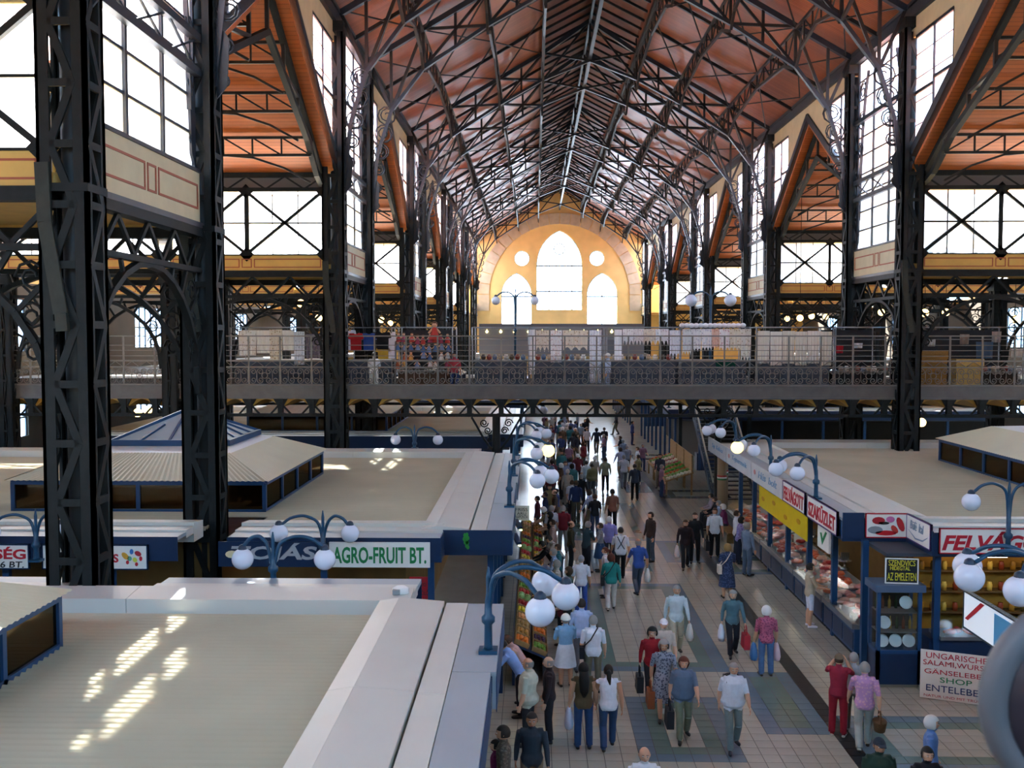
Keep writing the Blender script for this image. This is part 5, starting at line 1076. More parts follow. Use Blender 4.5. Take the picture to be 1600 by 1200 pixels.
for nme, c, r in KINDS:
    b = MB(); b.ball((0, 0, 0), (r, r * (1.25 if nme in ('lemon', 'potato', 'red_pepper') else 1), r * .92), 10, 7, 0); b.lathe([(.006, r * .85), (.003, r * 1.1)], n=5, mi=1); FM[nme] = b.mesh(nme, [mat('fruit_' + nme, c, .4, 0, .15, 20), mat('fruit_stem', '#4c4a22', .7)])
plain = lambda s: s.replace('_', ' ')
stand = thing('fruit_stand', 'sloping blue display stand along the aisle front of the fruit shop', 'stand', (0, 30, 0))
MB().prism([(-.5, -7.7, 1.0), (.3, -7.7, .66), (.3, -7.7, .6), (-.5, -7.7, .94)], (0, 15.4, 0)).build('sloping_board', DBLUE, stand); MB().b2(.2, .27, -7.7, 7.7, 0, .62).build('front_board', mat('black_base_board', '#22242a', .7), stand); MB().b2(-.5, -.44, -7.7, 7.7, 0, .95).build('back_board', DBLUE, stand)
tilt = math.atan(.34 / .8); nfr = 0
for j in range(25):
    for i in range(2):
        y = 22.55 + j * .6; x = -.3 + i * .4; zz = 1.0 - (x + .5) * .425
        kn, kc, kr = KINDS[(j * 3 + i * 4) % len(KINDS)]
        crate((x, y, zz + .005), (0, tilt, math.pi / 2) if False else (math.atan(-.425) * 0, 0, math.pi / 2), 'slatted wooden crate of %s on the aisle fruit stand' % plain(kn) + ('s' if not kn.endswith(('o', 'h')) else 'es'), 'crates of ' + plain(kn)).rotation_euler = (0, tilt, 0)
        t = bpy.context.scene.collection.objects[-1]
        Mx = Matrix.Translation((x, y, zz)) @ Matrix.Rotation(tilt, 4, 'Y')
        spots = [(a, b, .075) for a in (-.11, 0, .11) for b in (-.18, -.06, .06, .18)] + [(a, b, .13) for a in (-.055, .055) for b in (-.1, .02)] if kr < .08 else [(-.09, -.1, .11), (-.09, .12, .11), (.09, -.1, .11), (.09, .12, .11)]
        if j < 9:
            for a, b, h in spots:
                o = put(kn, FM[kn], None, Mx @ Vector((a, b, h)), R.random() * 6); tag(o, '%s piled in a crate on the aisle fruit stand' % plain(kn), plain(kn), plain(kn) + ' heap')
        else:
            hp = MB()
            for a, b, h in spots: hp.ball((a, b, h), kr * 1.1, 7, 5)
            o = hp.build('produce_heap', MATS['fruit_' + kn]); o.matrix_world = Mx; tag(o, 'heap of %s in a distant crate on the fruit stand' % plain(kn), 'produce', 'distant heaps of ' + plain(kn), 'stuff')
for c in [o for o in COL.objects if o.name.startswith('fruit_crate')]: c.scale = (.62, 1.35, 1)
# produce beside the fruit shop front, between its posts
fstand = thing('fruit_stand', 'stepped display stand at the corner of the fruit shop', 'stand', (-1.45, 21.95, 0))
for k in range(3): MB().b2(-.55, .75, -.15 + k * .3, .15 + k * .3, 0.0 if k == 0 else .7 + .2 * k, .72 + .22 * k).build('step', DBLUE, fstand)
for k in range(3):
    kn = ('red_pepper', 'green_apple', 'orange')[k]
    for i in range(11): o = put(kn, FM[kn], None, (-1.95 + i * .115, 21.95 + k * .3, .765 + .22 * k), i); tag(o, '%s on the stepped stand at the fruit shop corner' % plain(kn), plain(kn), 'corner stand ' + plain(kn))
# vegetable tables beyond the footbridge on the other side of the aisle
for ti, y in enumerate((50.5, 53.2, 55.9)):
    t = thing('vegetable_table', ('sloping vegetable table with a plum cloth front beside the staircase', 'sloping table of green vegetables past the plum cloth table', 'sloping table of carrots and cauliflower furthest past the staircase')[ti], 'table', (7.2, y, 0))
    MB().prism([(-.7, -1.25, .7), (.7, -1.25, 1.15), (.7, -1.25, 1.1), (-.7, -1.25, .65)], (0, 2.5, 0)).build('board', WOOD, t)
    for a in (-.62, .62):
        for b in (-1.15, 1.15): MB().b2(a - .04, a + .04, b - .04, b + .04, 0, .7 if a < 0 else 1.08).build('leg', WOOD, t)
    if ti == 0: MB().b2(-.74, -.71, -1.25, 1.25, .1, .72).build('cloth_front', mat('plum_cloth', '#5a3044', .9), t)
    for k in range(28):
        nm_, c, r = [('cauliflower', '#d9d4c0', .1), ('cabbage', '#86a862', .11), ('carrot_bunch', '#c8622a', .08), ('lettuce', '#5f9a3c', .1), ('radish_bunch', '#a84a5a', .07)][(k // 7 + ti * 2) % 5]
        key = 'veg_' + nm_
        if key not in FM: b = MB(); b.ball((0, 0, 0), (r, r, r * .75), 9, 6); [b.ball((r * .6 * math.cos(q), r * .6 * math.sin(q), r * .25), r * .55, 7, 5) for q in (0, 1.6, 3.1, 4.7)]; FM[key] = b.mesh(nm_, mat(key, c, .7, 0, .2, 12))
        x = -.55 + (k % 7) * .18; o = put(nm_, FM[key], None, (7.2 + x, y - 1.05 + (k // 7) * .7 + R.uniform(-.1, .1), .70 + (x + .7) * .321 + r * .6), k); tag(o, '%s on a sloping vegetable table beyond the footbridge' % plain(nm_), 'vegetable', plain(nm_) + ' on vegetable tables')
    MB().b2(.6, .66, -1.2, 1.2, 1.1, 2.0).build('back_rack', WOOD, t)
bench = thing('bench', 'long low wooden bench beside the staircase where shoppers sit', 'bench', (7.55, 40.2, 0)); MB().b2(-.2, .2, -2.6, 2.6, .4, .45).build('seat', WOOD, bench)
for y in (-2.3, 0, 2.3): MB().b2(-.18, .18, y - .04, y + .04, 0, .4).build('leg', WOOD, bench)
# ================================================================== people
TMP = bpy.data.scenes.new('workshop')
def evaluated(me, mods):
    o = bpy.data.objects.new('work', me); TMP.collection.objects.link(o)
    for kind, kw in mods:
        m = o.modifiers.new('m', kind)
        for k, v in kw.items(): setattr(m, k, v)
    dg = ws_dg(TMP); out = bpy.data.meshes.new_from_object(o.evaluated_get(dg)); bpy.data.objects.remove(o); return out
def loft(b, rings, n=16):
    V = []; F = []
    for c, rx, ry, M in rings:
        for j in range(n):
            a = 2 * math.pi * j / n; V.append(Vector(c) + M @ Vector((rx * math.cos(a), ry * math.sin(a), 0)))
    for i in range(len(rings) - 1):
        for j in range(n): F.append((i * n + j, i * n + (j + 1) % n, (i + 1) * n + (j + 1) % n, (i + 1) * n + j))
    k = len(rings) - 1; F += [tuple(range(n))[::-1], tuple(k * n + j for j in range(n))]; b.add(V, F)
TEMPL = {}
def template(key, lean=0.0, arms=None, legs=None, bare=False, heavy=1.0, drop=0.0):
    """one continuous body: parts are voxel-joined, then faces are sorted into clothing zones"""
    b = MB(); seg = []; Mx = Matrix.Rotation(-lean, 3, 'X'); H0 = Vector((0, 0, .93 - drop))
    T = lambda p: H0 + Mx @ (Vector(p) - Vector((0, 0, .93)))
    rings = []
    for z, rx, ry in ((.82, .13, .09), (.88, .178, .125), (.95, .176, .124), (1.04, .15, .105), (1.15, .152, .108), (1.26, .168, .115), (1.34, .172, .11), (1.40, .14, .085), (1.44, .075, .06)):
        hv = 1 + (heavy - 1) * (1.0 if .9 < z < 1.3 else .5); k = min(1, max(0, (z - .9) / .1)); c = T((0, .02 * (heavy - 1) * 4 if .95 < z < 1.25 else 0, z)); rings.append((c, rx * hv, ry * (1 + (heavy - 1) * 1.5), Mx if k > .5 else Matrix.Identity(3)))
    loft(b, rings); seg += [(T((0, 0, .93)), T((0, 0, 1.38)), .17 * heavy, .15, 1), (T((0, 0, .82)), T((0, 0, .86)), .13 * heavy, .13 * heavy, 5)]
    def limb(pts, rad, zones):
        b.tube(pts, rad, 10)
        for i in range(len(pts) - 1): seg.append((Vector(pts[i]), Vector(pts[i + 1]), rad[i], rad[i + 1], zones[i]))
    hands = []
    A = arms or {}; dflt = ((.05, .02, -.28), (.02, .06, -.24))
    for s in (-1, 1):
        ua, fa = A.get(s, dflt); sh_ = T((s * .172, -.005, 1.385)); el = sh_ + Vector((s * ua[0], ua[1], ua[2])); wr = el + Vector((s * fa[0], fa[1], fa[2]))
        limb([T((s * .10, 0, 1.385)), sh_], [.062, .062], [1]); limb([sh_, sh_.lerp(el, .5), el], [.06, .054, .045], [2, 2]); limb([el, el.lerp(wr, .4), wr], [.045, .043, .028], [3, 3])
        d = (wr - el).normalized(); side = Vector((0, 1, 0)) if abs(d.y) < .75 else Vector((-s, 0, 0)); side = (side - d * side.dot(d)).normalized(); nrm = d.cross(side) * s; nrm = nrm if nrm.x * s < 0 or abs(nrm.x) < .2 else -nrm
        pc = wr + d * .045; b.ball(pc, (.016, .038, .055), 10, 7, 0, Matrix((nrm, side, d)).transposed()); seg.append((wr + d * .01, wr + d * .09, .03, .03, 4))
        for i, (o_, L) in enumerate(((-.027, .062), (-.009, .076), (.009, .082), (.027, .074))):
            p0 = wr + d * .085 + side * o_; p1 = p0 + d * L * .5 + nrm * .006; p2 = p1 + d * L * .36 + nrm * L * .38; b.tube([p0 - d * .02, p0, p1, p2], [.0105, .0105, .0095, .008], 6); seg.append((p0, p2, .012, .01, 4))
        t0 = wr + d * .03 + side * .03; t1 = t0 + side * .03 + d * .03 + nrm * .012; t2 = t1 + d * .034 + nrm * .012; b.tube([t0, t1, t2], [.013, .012, .01], 6); seg.append((t0, t2, .013, .011, 4)); hands.append(wr + d * .11)
    Lg = legs or {}; w1, w2, w3 = (.084, .056, .04) if bare else (.092, .07, .062)
    for s in (-1, 1):
        hip = H0 + Vector((s * .088, 0, -.03)); kn, an = Lg.get(s, ((s * .10, .015, .48), (s * .105, -.02, .085))); kn, an = Vector(kn), Vector(an)
        limb([hip, hip.lerp(kn, .5), kn], [w1, w1 * .88, w2], [5, 5])
        limb([kn, kn.lerp(an, .35) + Vector((0, -.012 if bare else 0, 0)), an], [w2, w2 * (1.0 if bare else .98), w3], [6, 6])
        toe = Lg.get(('toe', s), Vector((s * .025, .15, -.045))); hl = an + Vector((0, -.045, -.05)); b.tube([hl, an + Vector((0, .03, -.045)), an + toe, an + toe + Vector((0, .035, -.005))], [.034, .042, .036, .022], 8)
        seg.append((hl, an + toe, .042, .036, 7))
    hc = T((0, .012, 1.587)); b.ball(hc, (.076, .096, .116), 16, 12, 0, Mx); b.ball(T((0, .035, 1.515)), (.057, .062, .055), 12, 8, 0, Mx); b.ball(T((0, .108, 1.568)), (.013, .022, .022), 8, 6, 0, Mx)
    for s in (-1, 1): b.ball(T((s * .079, .0, 1.58)), (.012, .02, .03), 8, 6, 0, Mx)
    b.tube([T((0, -.01, 1.38)), T((0, .0, 1.54))], [.06, .052], 12); seg += [(T((0, 0, 1.46)), T((0, .01, 1.6)), .06, .09, 0)]
    me = evaluated(b.mesh('body', DARK), [('REMESH', dict(mode='VOXEL', voxel_size=.0125, use_smooth_shade=True)), ('SMOOTH', dict(factor=.5, iterations=2))])
    me.materials.clear()
    for i in range(8): me.materials.append(DARK)
    import numpy as np
    n = len(me.polygons); cen = np.empty(n * 3, np.float32); me.polygons.foreach_get('center', cen); cen = cen.reshape(-1, 3)
    best = np.full(n, 1e9); zone = np.zeros(n, np.int32)
    for a, c, ra, rb, z in seg:
        a_, c_ = np.array(a), np.array(c); d = c_ - a_; t = np.clip(((cen - a_) @ d) / max(d @ d, 1e-9), 0, 1); dist = np.linalg.norm(cen - (a_ + t[:, None] * d), axis=1) - (ra + (rb - ra) * t); m = dist < best; best[m] = dist[m]; zone[m] = z
    me.polygons.foreach_set('material_index', zone); me.polygons.foreach_set('use_smooth', np.ones(n, bool)); me.update(); me.name = 'body_' + key
    TEMPL[key] = dict(me=me, head=T, lean=lean, hands=hands, drop=drop)
fwd = ((.04, .10, -.26), (-.05, .22, -.06)); up = ((.06, .20, -.12), (-.12, .06, .22)); back = ((.05, -.08, -.26), (.02, .02, -.25))
sw1 = {-1: ((.05, .12, -.25), (.02, .12, -.22)), 1: back}; wl = {-1: ((-.09, .06, .48), (-.09, -.14, .12)), 1: ((.09, .17, .49), (.09, .24, .085))}
template('stand'); template('stand2', arms={-1: fwd, 1: ((.05, .02, -.28), (.02, .06, -.24))}); template('walk', .05, sw1, wl); template('reach', .10, {-1: fwd, 1: fwd}); template('lean', .55, {-1: ((.03, .18, -.22), (-.02, .22, -.10)), 1: ((.03, .18, -.22), (-.02, .22, -.10))})
template('photo', .02, {-1: up, 1: up}); template('walk_bare', .05, sw1, wl, True); template('stand_bare', bare=True, arms={-1: fwd, 1: fwd}); template('heavy', heavy=1.3); template('heavy_walk', .04, sw1, wl, heavy=1.28)
template('sit', .12, {-1: fwd, 1: fwd}, {-1: ((-.12, .42, .46), (-.13, .40, .085)), 1: ((.12, .42, .46), (.13, .46, .085))}, drop=.40)
# heads: face details and hair shells shared by everyone
eb = MB(); eb.ball((0, 0, 0), (.014, .012, .009), 8, 6, 0); eb.ball((0, .01, 0), (.007, .005, .007), 6, 5, 1); eb.bar((-.016, .006, .021), (.016, .006, .021), .008, .006, 1); EYE = eb.mesh('eye', [mat('eye_white', '#d8d4cc', .4), mat('eye_dark', '#2a1f1a', .5)])
MOUTH = MB().ball((0, 0, 0), (.024, .01, .007), 8, 5, 0).mesh('mouth', mat('lips', '#a05a50', .6))
def shell(rx, ry, rz, keep, extra=None, oz=0.0, n=20, k=14):
    b = MB(); b.ball((0, -.006, oz), (rx, ry, rz), n, k); F = [f for f in b.f if keep(Vector([sum(b.v[i][c] for i in f) / len(f) for c in range(3)]))]; o = MB(); o.add(b.v, F, 0, True)
    if extra: extra(o)
    return o
HAIR = {'short': shell(.090, .109, .128, lambda c: not (c.y > .02 and c.z < .052) and c.z > -.05 - .3 * max(0, c.y)), 'bald': shell(.083, .102, .119, lambda c: c.y < .02 and -.06 < c.z < .045),
        'bob': shell(.108, .120, .137, lambda c: not (c.y > .045 and c.z < .06) and c.z > -.115), 'perm': shell(.114, .124, .142, lambda c: not (c.y > .05 and c.z < .055) and c.z > -.075, oz=.008),
        'long': shell(.096, .110, .128, lambda c: not (c.y > .03 and c.z < .055) and c.z > -.09, lambda o: o.tube([(0, -.085, -.03), (0, -.115, -.2), (0, -.13, -.4), (0, -.11, -.52)], [.085, .1, .085, .03], 10)),
        'tail': shell(.088, .107, .125, lambda c: not (c.y > .02 and c.z < .052) and c.z > -.06, lambda o: o.tube([(0, -.1, .03), (0, -.15, .0), (0, -.16, -.12), (.02, -.13, -.24)], [.03, .045, .04, .012], 8)),
        'cap': shell(.090, .110, .128, lambda c: c.z > .035, lambda o: o.prism([(-.06, .08, .04), (-.04, .17, .03), (.04, .17, .03), (.06, .08, .04)], (0, 0, .012))), 'hat': shell(.108, .122, .14, lambda c: c.z > .0 and not (c.y > .08 and c.z < .03))}
for k in list(HAIR): HAIR[k] = HAIR[k].mesh('hair_' + k, DARK)
SKIRT = {}
def skirt_mesh(key):
    if key not in SKIRT:
        hem = {'knee': .50, 'mid': .38}[key]; b = MB(); n = 24; V = []
        for i in range(7):
            t = i / 6; z = 1.02 + (hem - 1.02) * t; rx = .155 + .085 * t ** .7; ry = .112 + .10 * t ** .7
            V += [(rx * (1 + .04 * t * math.sin(7 * 2 * math.pi * j / n)) * math.cos(2 * math.pi * j / n), ry * (1 + .04 * t * math.sin(7 * 2 * math.pi * j / n)) * math.sin(2 * math.pi * j / n), z) for j in range(n)]
        b.add(V, [(i * n + j, i * n + (j + 1) % n, (i + 1) * n + (j + 1) % n, (i + 1) * n + j) for i in range(6) for j in range(n)], 0, True); SKIRT[key] = b.mesh('skirt_' + key, DARK)
    return SKIRT[key]
def fab(c, pat=None): return (MATS.get('fabric_' + c + str(pat)) or (clothmat2(c, pat) if pat else mat('fabric_' + c + 'None', c, .85, 0, .10, 14)))
def clothmat2(c, p):
    m = mat('fabric_' + c + str(p), c, .85); nt = m.node_tree; b = nt.nodes['Principled BSDF']; tc = nt.nodes.new('ShaderNodeTexCoord'); vo = nt.nodes.new('ShaderNodeTexVoronoi'); vo.inputs['Scale'].default_value = 22
    cr = nt.nodes.new('ShaderNodeValToRGB'); cr.color_ramp.interpolation = 'CONSTANT'; cr.color_ramp.elements[0].color = (*C(p), 1); cr.color_ramp.elements[1].color = (*C(c), 1); cr.color_ramp.elements[1].position = .42
    nt.links.new(tc.outputs['Object'], vo.inputs['Vector']); nt.links.new(vo.outputs['Distance'], cr.inputs[0]); nt.links.new(cr.outputs[0], b.inputs['Base Color']); return m
SKINS = ['#c99a7c', '#d2a688', '#b98a6c']; HC_ = {'grey': '#8f8c88', 'white': '#d2d0cc', 'black': '#17130f', 'brown': '#3d291a', 'auburn': '#5a2a1a', 'dark': '#2a201a', 'fair': '#9a7a4c'}
FACING = {'A': 0.0, 'T': math.pi, 'L': math.pi / 2, 'R': -math.pi / 2}
NP = [0]
def person(u, v, label, pose='stand', face='A', top='#cccccc', sl='short', bot='#333333', hair='short', hcol='dark', h=1.70, pat=None, skirt=None, shoe='#241f1c', legs='long', hatc=None, z0=0.0, group=None, loc=None, kids=True, turn=0.0):
    t = TEMPL[pose]; k = h / 1.703; hh = t['head']((0, 0, 1.703)).z * k
    p = Vector(loc) if loc is not None else atZ(u, v, z0 + hh)
    if loc is None and 22 < p.y < 38 and p.x < .64: p.x = .64      # nobody stands inside the fruit stand
    NP[0] += 1; skin = mat('skin_%d' % (NP[0] % 3), SKINS[NP[0] % 3], .6)
    o = put('person', t['me'], None, (p.x, p.y, z0), (FACING[face] if isinstance(face, str) else math.radians(face)) + turn); o.scale = (k * 1.09, k * 1.09, k); tag(o, label, 'person', group)
    tm_, bm3 = fab(top, pat), fab(bot); sk = skin
    M_ = [skin, tm_, sk if sl == 'none' else tm_, tm_ if sl == 'long' else sk, skin, tm_ if skirt == 'dress' else bm3, (sk if (legs == 'bare' or skirt) else bm3), mat('shoe_' + shoe, shoe, .5)]
    for i, m in enumerate(M_): o.material_slots[i].link = 'OBJECT'; o.material_slots[i].material = m
    if kids:
        hm_ = put('hair' if hair not in ('cap', 'hat') else hair, HAIR[hair], o); hm_.location = t['head']((0, .012, 1.59)); hm_.rotation_euler = (-t['lean'], 0, 0); hm_.material_slots[0].link = 'OBJECT'; hm_.material_slots[0].material = mat('hair_' + hcol, HC_[hcol], .7) if not hatc else fab(hatc)
        if hair in ('cap', 'hat'): h2 = put('hair', HAIR['bald'], o); h2.location = hm_.location; h2.rotation_euler = hm_.rotation_euler; h2.material_slots[0].link = 'OBJECT'; h2.material_slots[0].material = mat('hair_' + hcol, HC_[hcol], .7)
        for q in (-1, 1): f = put('eye', EYE, o); f.location = t['head']((q * .031, .099, 1.595)); f.rotation_euler = (-t['lean'], 0, 0)
        f = put('mouth', MOUTH, o); f.location = t['head']((0, .098, 1.525)); f.rotation_euler = (-t['lean'], 0, 0)
    if skirt:
        s = put('skirt', skirt_mesh('mid' if skirt == 'dress' else 'knee'), o); s.material_slots[0].link = 'OBJECT'; s.material_slots[0].material = tm_ if skirt == 'dress' else bm3
    return o
BAGM = {}
def bag(o, hand, kind, col, label, pose):
    """a bag held in a hand, its handles reaching the fingers"""
    k = (kind, col)
    if k not in BAGM:
        b = MB()
        if kind == 'plastic':
            b.lathe([(.03, -.02), (.07, -.06), (.12, -.2), (.14, -.32), (.11, -.4), (.02, -.42)], n=12, sy=.6); m = mat('bag_' + col, col, .35, 0, .06, 10)
        elif kind == 'basket': b.lathe([(.13, -.4), (.17, -.22), (.165, -.2)], n=14, sy=.7); b.tube([(-.16, 0, -.22), (-.12, 0, -.06), (0, 0, 0), (.12, 0, -.06), (.16, 0, -.22)], .014, 6); m = mat('basket_weave', '#5f4226', .8, 0, .3, 40, .5)
        else:
            b.prism([(-.15, -.05, -.2), (.15, -.05, -.2), (.19, -.06, -.5), (-.19, -.06, -.5)], (0, .11, 0)); b.tube([(-.1, 0, -.2), (-.07, 0, -.04), (0, 0, 0), (.07, 0, -.04), (.1, 0, -.2)], .012, 6); m = mat('bag_' + col, col, .6, 0, .1, 10)
        BAGM[k] = b.mesh(kind + '_bag', m)
    h = TEMPL[pose]['hands'][hand] * o.scale[0]; q = Matrix.Rotation(o.rotation_euler.z, 3, 'Z') @ h + o.location
    g = put({'plastic': 'plastic_bag', 'basket': 'basket', 'hand': 'handbag'}[kind], BAGM[k], None, (q.x, q.y, q.z + .0), o.rotation_euler.z + math.pi / 2); g.scale = {'plastic': (1.15, 1.15, 1.1), 'basket': (1.1, 1.1, 1.0), 'hand': (1.2, 1.3, 1.12)}[kind]; tag(g, label, 'bag'); return g
def pack(o, col, label, pose):
    k = ('pack', col)
    if k not in BAGM: b = MB(); b.box((0, -.19, 1.18), (.28, .15, .40)); b.ball((0, -.19, 1.38), (.14, .075, .05), 10, 6); b.tube([(.1, -.12, 1.37), (.12, .0, 1.455), (.13, .11, 1.34), (.14, .05, 1.1), (.1, -.14, 1.02)], .018, 6); BAGM[k] = b.mesh('backpack', mat('bag_' + col, col, .6, 0, .1, 10))
    g = put('backpack', BAGM[k], None, o.location, o.rotation_euler.z); g.scale = o.scale; tag(g, label, 'backpack'); return g
def sling(o, col, label):
    """shoulder bag hanging at the left hip on a diagonal strap"""
    k = ('sling', col)
    if k not in BAGM: b = MB(); b.box((-.23, -.02, .92), (.10, .26, .26)); b.tube([(-.21, .08, 1.04), (-.05, .145, 1.22), (.09, .07, 1.455), (.08, -.07, 1.45), (-.06, -.15, 1.22), (-.21, -.1, 1.04)], .014, 6); BAGM[k] = b.mesh('shoulder_bag', mat('bag_' + col, col, .6, 0, .1, 10))
    g = put('shoulder_bag', BAGM[k], None, o.location, o.rotation_euler.z); g.scale = o.scale; tag(g, label, 'bag'); return g
# --- people named one by one
person(1007, 1167, 'elderly person with thinning grey hair and white shirt seen from above', 'heavy', 'T', '#d9dce2', 'short', '#55504a', 'bald', 'grey', 1.7)
o = person(951, 1040, 'woman with black ponytail, white sleeveless top and blue jeans walking away', 'walk', 'A', '#e4e6ee', 'none', '#2a4468', 'tail', 'black', 1.66)
o = person(912, 1036, 'woman with very long black hair and blue jeans walking away', 'stand', 'A', '#5a4a32', 'none', '#24406a', 'long', 'black', 1.68, turn=.06); bag(o, 0, 'plastic', '#c3cbe0', 'white plastic bag held by the woman with very long black hair', 'stand')
o = person(1068, 1026, 'woman with auburn bob, blue grey T-shirt and olive trousers', 'heavy_walk', 'T', '#5d7088', 'short', '#6d7460', 'bob', 'auburn', 1.64); bag(o, 1, 'hand', '#17171c', 'big black handbag held by the woman in the blue grey T-shirt', 'heavy_walk')
o = person(1037, 1000, 'older woman in grey and white patterned dress', 'walk_bare', 'T', '#8d929e', 'short', '#8d929e', 'perm', 'grey', 1.64, pat='#4c5364', skirt='dress', shoe='#2a2422'); bag(o, 1, 'hand', '#8a4a24', 'brown leather handbag held by the woman in the patterned dress', 'walk_bare')
o = person(1019, 980, 'woman with dark curly hair and red top behind the patterned dress', 'walk', 'T', '#8a1420', 'long', '#1c1c22', 'perm', 'black', 1.64); bag(o, 1, 'hand', '#16161a', 'black bag held by the woman in the red top', 'walk')
person(1037, 967, 'person in white cap and pale shirt behind the woman in red', 'stand', 'T', '#c2b5a8', 'short', '#4c4640', 'cap', 'grey', 1.7, hatc='#dcdce2')
o = person(1057, 914, 'man in pale long-sleeved shirt and beige trousers', 'walk', 'T', '#b9c6ca', 'long', '#a39a84', 'short', 'grey', 1.76); bag(o, 0, 'plastic', '#bdb9b0', 'pale plastic bag held by the man in the pale long-sleeved shirt', 'walk')
o = person(1146, 1035, 'grey-haired person in white polo and grey green trousers with backpack', 'heavy_walk', 'T', '#ccd2dc', 'short', '#6c7a7a', 'short', 'grey', 1.68, shoe='#1c2634'); pack(o, '#16181c', 'black backpack on the person in the white polo', 'heavy_walk')
o = person(1145, 922, 'woman in teal jacket over lilac top with dark trousers', 'walk', 'T', '#4a6a74', 'long', '#1d1d24', 'bob', 'grey', 1.64); bag(o, 1, 'plastic', '#ccd4e4', 'white plastic bag held by the woman in the teal jacket', 'walk'); bag(o, 0, 'hand', '#a02430', 'red handbag held by the woman in the teal jacket', 'walk')
o = person(1198, 948, 'white-haired woman in pink patterned top and blue jeans', 'stand', 'A', '#a8566e', 'short', '#47648a', 'perm', 'white', 1.64, pat='#7c3a58'); bag(o, 0, 'plastic', '#3f6f9e', 'blue plastic bag held by the woman in the pink patterned top', 'stand'); bag(o, 1, 'plastic', '#d0b0b4', 'pale pink plastic bag held by the woman in the pink patterned top', 'stand')
o = person(1311, 1022, 'person in brown cap, red vest and red trousers taking a photo', 'photo', 'A', '#8c2036', 'short', '#8c1426', 'cap', 'brown', 1.66, hatc='#6d5a46', shoe='#b8aca0', turn=-.4)
o = person(1352, 1036, 'man in pink patterned shirt and pale trousers walking away', 'walk', 'A', '#b98ab4', 'short', '#a5a8a0', 'short', 'grey', 1.72, pat='#cfa0b0', turn=-.2); bag(o, 1, 'basket', '#5f4226', 'brown basket held by the man in the pink patterned shirt', 'walk')
person(1334, 1020, 'grey-haired woman in light grey top beside the red vest', 'stand', 'A', '#9aa2a8', 'long', '#7a7a78', 'short', 'grey', 1.62, turn=-.5)
person(1455, 1120, 'white-haired woman in blue cardigan over white top', 'stand', 'R', '#5f7fb4', 'long', '#b8bcc8', 'perm', 'white', 1.62, turn=-.4)
person(1449, 1167, 'person with short black hair and black top beside the blue cardigan', 'stand', 'T', '#16161c', 'short', '#2a2a30', 'short', 'black', 1.66)
person(1374, 1153, 'man in dark cap and dark green shirt', 'heavy', 'T', '#1f3428', 'short', '#303030', 'cap', 'dark', 1.72, hatc='#1f2a36')
o = person(1266, 880, 'man in beige polo and white shorts leaning to the meat counter', 'stand_bare', 'R', '#b8a890', 'short', '#d2d4e4', 'short', 'dark', 1.76, legs='bare', shoe='#dcdce4')
o = person(927, 962, 'man in white T-shirt and khaki trousers with dark sling bag', 'stand', 'A', '#d6dae2', 'short', '#6a6656', 'short', 'grey', 1.74); sling(o, '#14161e', 'dark sling bag worn by the man in the white T-shirt')
person(884, 960, 'woman in white hat, light blue jacket and white skirt', 'stand_bare', 'A', '#7fa8c8', 'long', '#d0d4dc', 'hat', 'grey', 1.66, skirt='knee', hatc='#e6e2d6', turn=.2)
person(909, 936, 'man in pale blue shirt beside the white-hatted woman', 'stand', 'A', '#a9b8d8', 'short', '#6c7078', 'short', 'dark', 1.76)
person(826, 1028, 'bald man in cream polo and dark trousers facing the fruit shop', 'heavy', 'L', '#c2c6b4', 'short', '#2e2e34', 'bald', 'grey', 1.74, turn=-.3)
person(813, 1000, 'man in light blue shirt bending over the fruit crates', 'lean', 'L', '#88a8dc', 'short', '#26262e', 'short', 'dark', 1.74)
person(819, 991, 'person in pale pink top bending over the fruit crates', 'lean', 'L', '#caa49c', 'none', '#7f8cae', 'short', 'brown', 1.68, turn=.3)
person(858, 1026, 'person in dark brown jacket behind the bald man', 'stand', 'L', '#2c2226', 'long', '#1f1f26', 'bald', 'grey', 1.7)
person(831, 1112, 'man in dark jacket over blue shirt with short dark hair', 'walk', 'T', '#2e3640', 'long', '#7a6a52', 'short', 'dark', 1.74)
person(787, 1134, 'man in brown checked shirt near the foreground canopy', 'stand', 'L', '#544a40', 'long', '#2a2a2a', 'short', 'dark', 1.72, pat='#6f6456')
person(775, 1156, 'boy in magenta top near the foreground canopy', 'stand', 'L', '#7c1f56', 'short', '#22222c', 'short', 'black', 1.35)
o = person(998, 842, 'bald man in bright blue polo and grey jeans', 'walk', 'A', '#2f4f96', 'short', '#454f60', 'bald', 'grey', 1.74, turn=.3); bag(o, 1, 'plastic', '#cfdad6', 'white plastic bag held by the bald man in the blue polo', 'walk')
o = person(955, 866, 'woman in teal jacket and white trousers walking away', 'walk', 'A', '#1f7c78', 'long', '#c6c0bc', 'bob', 'auburn', 1.66); sling(o, '#121214', 'black shoulder bag worn by the woman in the teal jacket and white trousers')
person(946, 855, 'red-haired girl in white top beside the teal jacket', 'stand', 'L', '#ccd0da', 'short', '#8890a4', 'tail', 'auburn', 1.55)
o = person(970, 824, 'man in white shirt with crossed dark braces and black trousers', 'walk', 'A', '#ccd2dc', 'short', '#15161c', 'short', 'dark', 1.74)
br_ = MB(); [br_.tube([(k * .1, -.11, 1.03), (0, -.125, 1.2), (-k * .1, -.075, 1.415), (-k * .1, .085, 1.41), (-k * .1, .125, 1.04)], .014, 6) for k in (-1, 1)]; br_.build('braces', fab('#20222c'), o)
person(952, 807, 'man in lilac shirt with white hair', 'stand', 'A', '#8a86c4', 'short', '#262838', 'short', 'white', 1.74)
person(938, 817, 'woman in grey blouse and blue denim skirt', 'stand_bare', 'L', '#8a8c92', 'short', '#24466e', 'short', 'brown', 1.66, skirt='knee')
